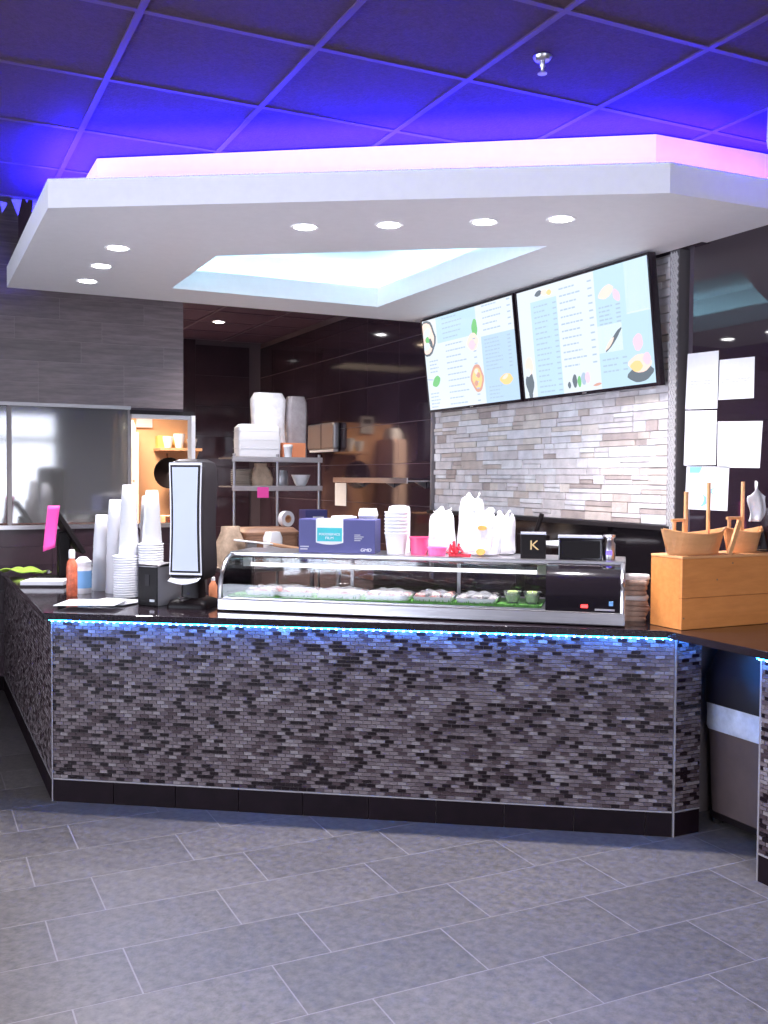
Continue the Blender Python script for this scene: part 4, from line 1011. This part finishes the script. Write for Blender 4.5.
o = MB().lathe([(.028, 0), (.036, .085), (.040, .09), (.038, .102), (.03, .108), (0, .108)], 18).build('small_cup', M_WHITE, smooth=True); o.location = (2.775, 7.545, SZ1); tag(o, 'small white lidded cup in front of the orange carton', 'cup')
plate = MB().lathe([(.05, 0), (.085, .012), (.09, .016), (.086, .017), (.05, .006), (0, .006)], 22).mesh('plate', M_BEIGE, True)
for k in range(9):
    o = inst('plate', plate, None, (2.42, 7.66, SZ2+.0145*k)); tag(o, 'beige plate in the pile at left on the lower shelf', 'plate', 'plates on the lower shelf')
kb_ = MB(); loft(kb_, [rr(.085, .06, 0, .02), rr(.095, .066, .06, .03), rr(.075, .06, .12, .03), rr(.045, .045, .16, .02), rr(.05, .03, .185, .015)]); o = kb_.build('paper_bag', M_KRAFT, smooth=True); o.location = (2.58, 7.66, SZ2); tag(o, 'brown crumpled paper bag on the lower shelf', 'bag')
o = MB().lathe([(.045, 0), (.05, .01), (.05, .10), (.04, .115), (.04, .13), (0, .132)], 18).build('steel_jar', M_STEELDK, smooth=True); o.location = (2.765, 7.66, SZ2); tag(o, 'dull steel jar right of the middle post on the lower shelf', 'jar')
o = MB().lathe([(.035, 0), (.05, .02), (.078, .09), (.080, .095), (.075, .095), (.045, .02), (0, .012)], 22).build('white_bowl', M_WHITE, smooth=True); o.location = (2.93, 7.66, SZ2); tag(o, 'white ceramic bowl at right on the lower shelf', 'bowl')
pn2 = MB().box(-.048, .048, -.001, .001, -.085, 0).build('pink_sticker', M_PINK); pn2.location = (2.545, 7.4955, 1.468); tag(pn2, 'hot-pink square slip taped under the lower shelf edge', 'note')
# work table with clutter in front of the shelf unit
tb = thing('work_table', 'low steel work table in front of the shelf unit', 'table', (2.42, 6.98, 0))
MB().box(-.45, .48, -.30, .30, .87, .90).build('top', M_CHROME, tb, bev=.004)
for x in (-.42, .45):
    for y in (-.27, .27): MB().tube([(x, y, 0), (x, y, .87)], .02, 10).build('leg', M_STEELDK, tb, True)
MB().box(-.40, .44, -.26, .26, .25, .27).build('undershelf', M_STEELDK, tb)
TZ = .9005
def sit(o, loc, rot, lab, cat): o.location = loc; o.rotation_euler = rot; return tag(o, lab, cat)
cb = thing('rice_cooker', 'large brown lidded tub on the work table', 'tub', (2.42, 7.05, TZ))
loft(MB(), [rr(.20, .13, 0, .05), rr(.215, .14, .10, .05), rr(.215, .14, .22, .05)]).build('tub', M_WOODK, cb, True)
loft(MB(), [rr(.222, .147, .221, .05), rr(.222, .147, .24, .05), rr(.19, .12, .27, .05)]).build('lid', M_WOODK, cb, True)
kr = MB(); loft(kr, [rr(.09, .07, 0, .03), rr(.11, .085, .07, .04), rr(.10, .075, .16, .04), rr(.06, .06, .25, .03), rr(.07, .03, .29, .015)]); sit(kr.build('paper_sack', M_KRAFT, smooth=True), (2.09, 6.88, TZ), (0, 0, .3), 'crumpled kraft sack beside the tall napkin dispenser', 'bag')
sv = MB(); loft(sv, [rr(.055, .045, 0, .015), rr(.06, .05, .14, .015), rr(.045, .04, .17, .015)]); sit(sv.build('white_jug', M_WHITE, smooth=True), (2.395, 6.83, TZ+.001), (0, 0, .2), 'white plastic jug before the brown tub', 'jug').scale = (1, 1, 1.45)
pdl = thing('rice_paddle', 'white paddle with wooden handle lying across the work table', 'paddle', (2.22, 6.745, TZ+.18), -.12, rot=(0, math.radians(7), -.1))
loft(MB(), [rr(.14, .04, -.006, .035), rr(.145, .045, .0, .035), rr(.14, .04, .006, .035)]).build('blade', M_WHITE, pdl, True)
MB().tube([(.12, 0, 0), (.40, 0, -.02), (.42, 0, -.02)], [.013, .017, .014], 10).build('handle', M_CARD, pdl, True)
MB().box(-.05, .02, -.03, .03, -.175, -.008).build('rest', M_STEELDK, pdl)
bx2 = thing('small_carton', 'dark blue carton with white label under the lower shelf', 'carton', (2.80, 7.05, TZ))
MB().box(-.09, .09, -.07, .07, 0, .40).build('body', M_BLUE, bx2, bev=.003); MB().box(-.03, .06, -.0715, -.07, .30, .35).build('label_patch', M_PAPER, bx2)
tr = thing('tape_roll', 'grey roll standing on the brown tub lid', 'roll', (2.58, 7.05, TZ+.272), .3)
MB().lathe([(.03, -.025), (.06, -.025), (.06, .025), (.03, .025), (.03, -.025)], 24, Matrix.Translation((0, 0, .06)) @ Matrix.Rotation(R90, 4, 'X'), cap=False).build('roll', M_FILMW, tr, True)
MB().lathe([(.022, -.026), (.03, -.026), (.03, .026), (.022, .026), (.022, -.026)], 20, Matrix.Translation((0, 0, .06)) @ Matrix.Rotation(R90, 4, 'X'), cap=False).build('core', M_CARD, tr, True)
# shelf and things on the black tiled wall
ws = thing('wall_shelf', 'long thin steel shelf on the black tiled wall', 'shelf', (XR, 7.2, 1.52))
MB().box(-.22, -.003, -.68, .75, 0, .012).build('board', M_STEELDK, ws); MB().box(-.228, -.22, -.68, .75, -.012, .03).build('lip', M_CHROME, ws, bev=.002)
for y in (-.55, 0.0, .6): MB().add([(-.003, y-.008, 0), (-.003, y+.008, 0), (-.1, y-.008, 0), (-.1, y+.008, 0), (-.003, y-.008, -.05), (-.003, y+.008, -.05)], [(0,2,4), (1,5,3), (2,3,5,4), (0,1,3,2), (0,4,5,1)]).build('bracket', M_STEELDK, ws)
dd = thing('towel_dispenser', 'grey steel paper dispenser mounted on the black tiled wall', 'dispenser', (XR, 8.62, 1.79))
MB().box(-.07, -.002, -.30, .36, .02, .27).build('housing', M_STEELDK, dd, bev=.02); MB().box(-.072, -.065, -.005, .005, .03, .26).build('seam', M_GREYDK, dd); MB().box(-.06, -.01, -.28, .32, 0, .02).build('slot', M_PAPER, dd)
o = MB().box(-.004, -.002, -.13, .13, -.21, 0).build('paper_sheet', M_PAPER); o.location = (XR, 8.30, 1.50); tag(o, 'white paper sheet hanging on the black wall beside the shelf unit', 'paper')

# ------------------------------------------------------------------ kitchen behind the serving window
kl = thing('kitchen_light', 'warm ceiling light panel in the kitchen behind the window', 'ceiling light', (1.5, 9.35, ZC-.03))
MB().box(-.62, .62, -.32, .32, 0, .028).build('frame', M_WHITEPAINT, kl); MB().box(-.58, .58, -.28, .28, -.004, 0).build('diffuser', M_LEDK, kl)
l = bpy.data.lights.new('kitchen_lamp', 'AREA'); l.shape = 'RECTANGLE'; l.size = 1.1; l.size_y = .5; l.energy = 130; l.spread = math.radians(120); l.color = (1, .80, .60); lo = bpy.data.objects.new('kitchen_lamp', l); COL.objects.link(lo); lo.parent = kl; lo.location = (0, 0, -.012)
kf = thing('kitchen_cabinet', 'tall cream cabinet door seen through the serving window', 'cabinet', (2.03, 10.38, 0))
MB().box(-.085, .085, -.2, .2, 0, 2.0).build('carcass', M_CREAMD, kf); dr = MB().box(-.083, .083, -.222, -.202, .02, 1.98).build('door', M_CREAMD, kf, bev=.004)
for zz in (1.42, 1.50): MB().lathe([(0, -.012), (.012, -.01), (.012, 0)], 12, Matrix.Translation((.03, -.222, zz)) @ Matrix.Rotation(R90, 4, 'X')).build('knob', M_STEELDK, dr, True)
o = loft(MB(), [rr(.08, .12, 0, .05), rr(.085, .13, .06, .06), rr(.06, .09, .13, .05)]).build('white_bundle', M_BAG, smooth=True); o.location = (2.03, 10.36, 2.001); tag(o, 'white bundle on top of the cream cabinet', 'bundle')
tmr = thing('wall_timer', 'white wall panel with a dark display on the orange kitchen wall', 'panel', (2.26, YB, 2.07))
MB().box(-.085, .085, -.03, -.001, 0, .205).build('housing', M_WHITE, tmr, bev=.005); MB().box(-.055, .055, -.032, -.03, .12, .17).build('display', M_BLACK, tmr)
ks = thing('kitchen_shelf', 'wooden wall shelf in the orange kitchen', 'shelf', (2.56, YB, 1.80))
MB().box(-.2, .25, -.32, -.001, .02, .05).build('board', M_CARD, ks, bev=.003); MB().add([(.20, -.28, .02), (.20, -.002, .02), (.20, -.002, -.2), (.225, -.28, .02), (.225, -.002, .02), (.225, -.002, -.2)], [(0,1,2), (5,4,3), (0,3,4,1), (1,4,5,2), (2,5,3,0)]).build('bracket', M_CARD, ks)
for k, (x, r_, h) in enumerate(((2.46, .055, .12), (2.58, .06, .15), (2.72, .055, .10))):
    o = MB().lathe([(r_*.6, 0), (r_, h*.8), (r_, h), (r_-.006, h), (r_*.5, .01), (0, .01)], 20).build('white_bowl', M_WHITE, smooth=True); o.location = (x, 10.36, 1.851); tag(o, 'white bowl on the kitchen shelf, %s of three' % ('leftmost', 'middle', 'rightmost')[k], 'bowl', 'bowls on the kitchen shelf')
wo = thing('wok', 'dark round wok hanging under the kitchen shelf', 'wok', (2.475, 10.40, 1.585))
MB().lathe([(0, .06), (.08, .045), (.14, .0), (.165, -.04), (.160, -.042), (.12, -.005), (0, .045)], 26, Matrix.Rotation(R90, 4, 'X') @ Matrix.Rotation(math.pi, 4, 'X')).build('pan', M_BLACK, wo, True); MB().tube([(0, .03, .15), (0, .06, .205)], .01, 8).build('handle', M_WOODK, wo)
o = MB().box(-.14, .14, -.06, .06, 0, .13).build('yellow_carton', mat('yellow_card', (.90, .58, .16), .6), bev=.003); o.location = (2.56, 10.5, 2.022) ; tag(o, 'yellow-orange carton on the kitchen shelf behind the bowls', 'carton')
o.location = (2.52, 10.53, 1.851)
kt = thing('kitchen_table', 'steel kitchen table behind the serving window', 'table', (1.75, 9.2, 0))
MB().box(-.6, .7, -.35, .35, .88, .92).build('top', M_CHROME, kt, bev=.004)
for x in (-.56, .66):
    for y in (-.31, .31): MB().tube([(x, y, 0), (x, y, .88)], .02, 10).build('leg', M_STEELDK, kt, True)
kbx = thing('red_carton', 'red and white carton on the kitchen table', 'carton', (2.22, 9.2, .9205), .3)
MB().box(-.12, .12, -.09, .09, 0, .26).build('body', M_CARD, kbx, bev=.003); MB().box(-.10, .10, -.0915, -.09, .15, .24).build('red_patch', M_REDO, kbx)

# ------------------------------------------------------------------ ceiling fittings
sk = thing('sprinkler', 'small chrome fire sprinkler head on the ceiling', 'sprinkler', (2.03, 2.935, ZC))
MB().lathe([(.034, 0), (.034, -.004), (.026, -.014), (.012, -.016), (0, -.016)], 20).build('escutcheon', M_CHROME, sk, True)
MB().lathe([(.010, -.014), (.010, -.035), (.006, -.04), (.006, -.058)], 12).build('body', M_CHROME, sk, True)
MB().lathe([(0, -.058), (.017, -.058), (.017, -.061), (0, -.062)], 16).build('deflector', M_CHROME, sk)
hf = thing('ceiling_fixture', 'white rounded fixture hanging from the ceiling at the right edge', 'fixture', (3.17, 2.88, ZC))
loft(MB(), [rr(.05, .05, -.185, .04), rr(.065, .06, -.16, .045), rr(.07, .065, -.13, .05), rr(.068, .063, -.0, .05)]).build('housing', M_WHITE, hf, True)
MB().lathe([(0, -.19), (.03, -.187), (.035, -.178)], 16).build('cap', M_GOLD, hf, True)
bnr = [((0, 201), (8, 203), (2, 213)), ((11, 199), (22, 199), (18, 216)), ((24.5, 197.5), (30, 197.5), (27, 203)), ((33, 200), (39, 199), (31, 221))]
for k, tri in enumerate(bnr):
    P = [pix(a, b, 1, 5.72) for a, b in tri]; c = P[0]
    t = thing('pennant', 'small silver triangular pennant at the ceiling edge, %s from the left' % ('first', 'second', 'third', 'fourth')[k], 'pennant', tuple(c), 0, 'silver pennants beside the canopy')
    vs = [(q-c) for q in P]; MB().add([tuple(v) for v in vs]+[(v.x, v.y+.002, v.z) for v in vs], [(0,1,2), (5,4,3), (0,3,4,1), (1,4,5,2), (2,5,3,0)]).build('flag', M_SILVER, t)
    MB().tube([(0, 0, 0), (.0, .0, max(.02, ZC+.05-c.z))], .0015, 5).build('cord', M_GREYDK, t)
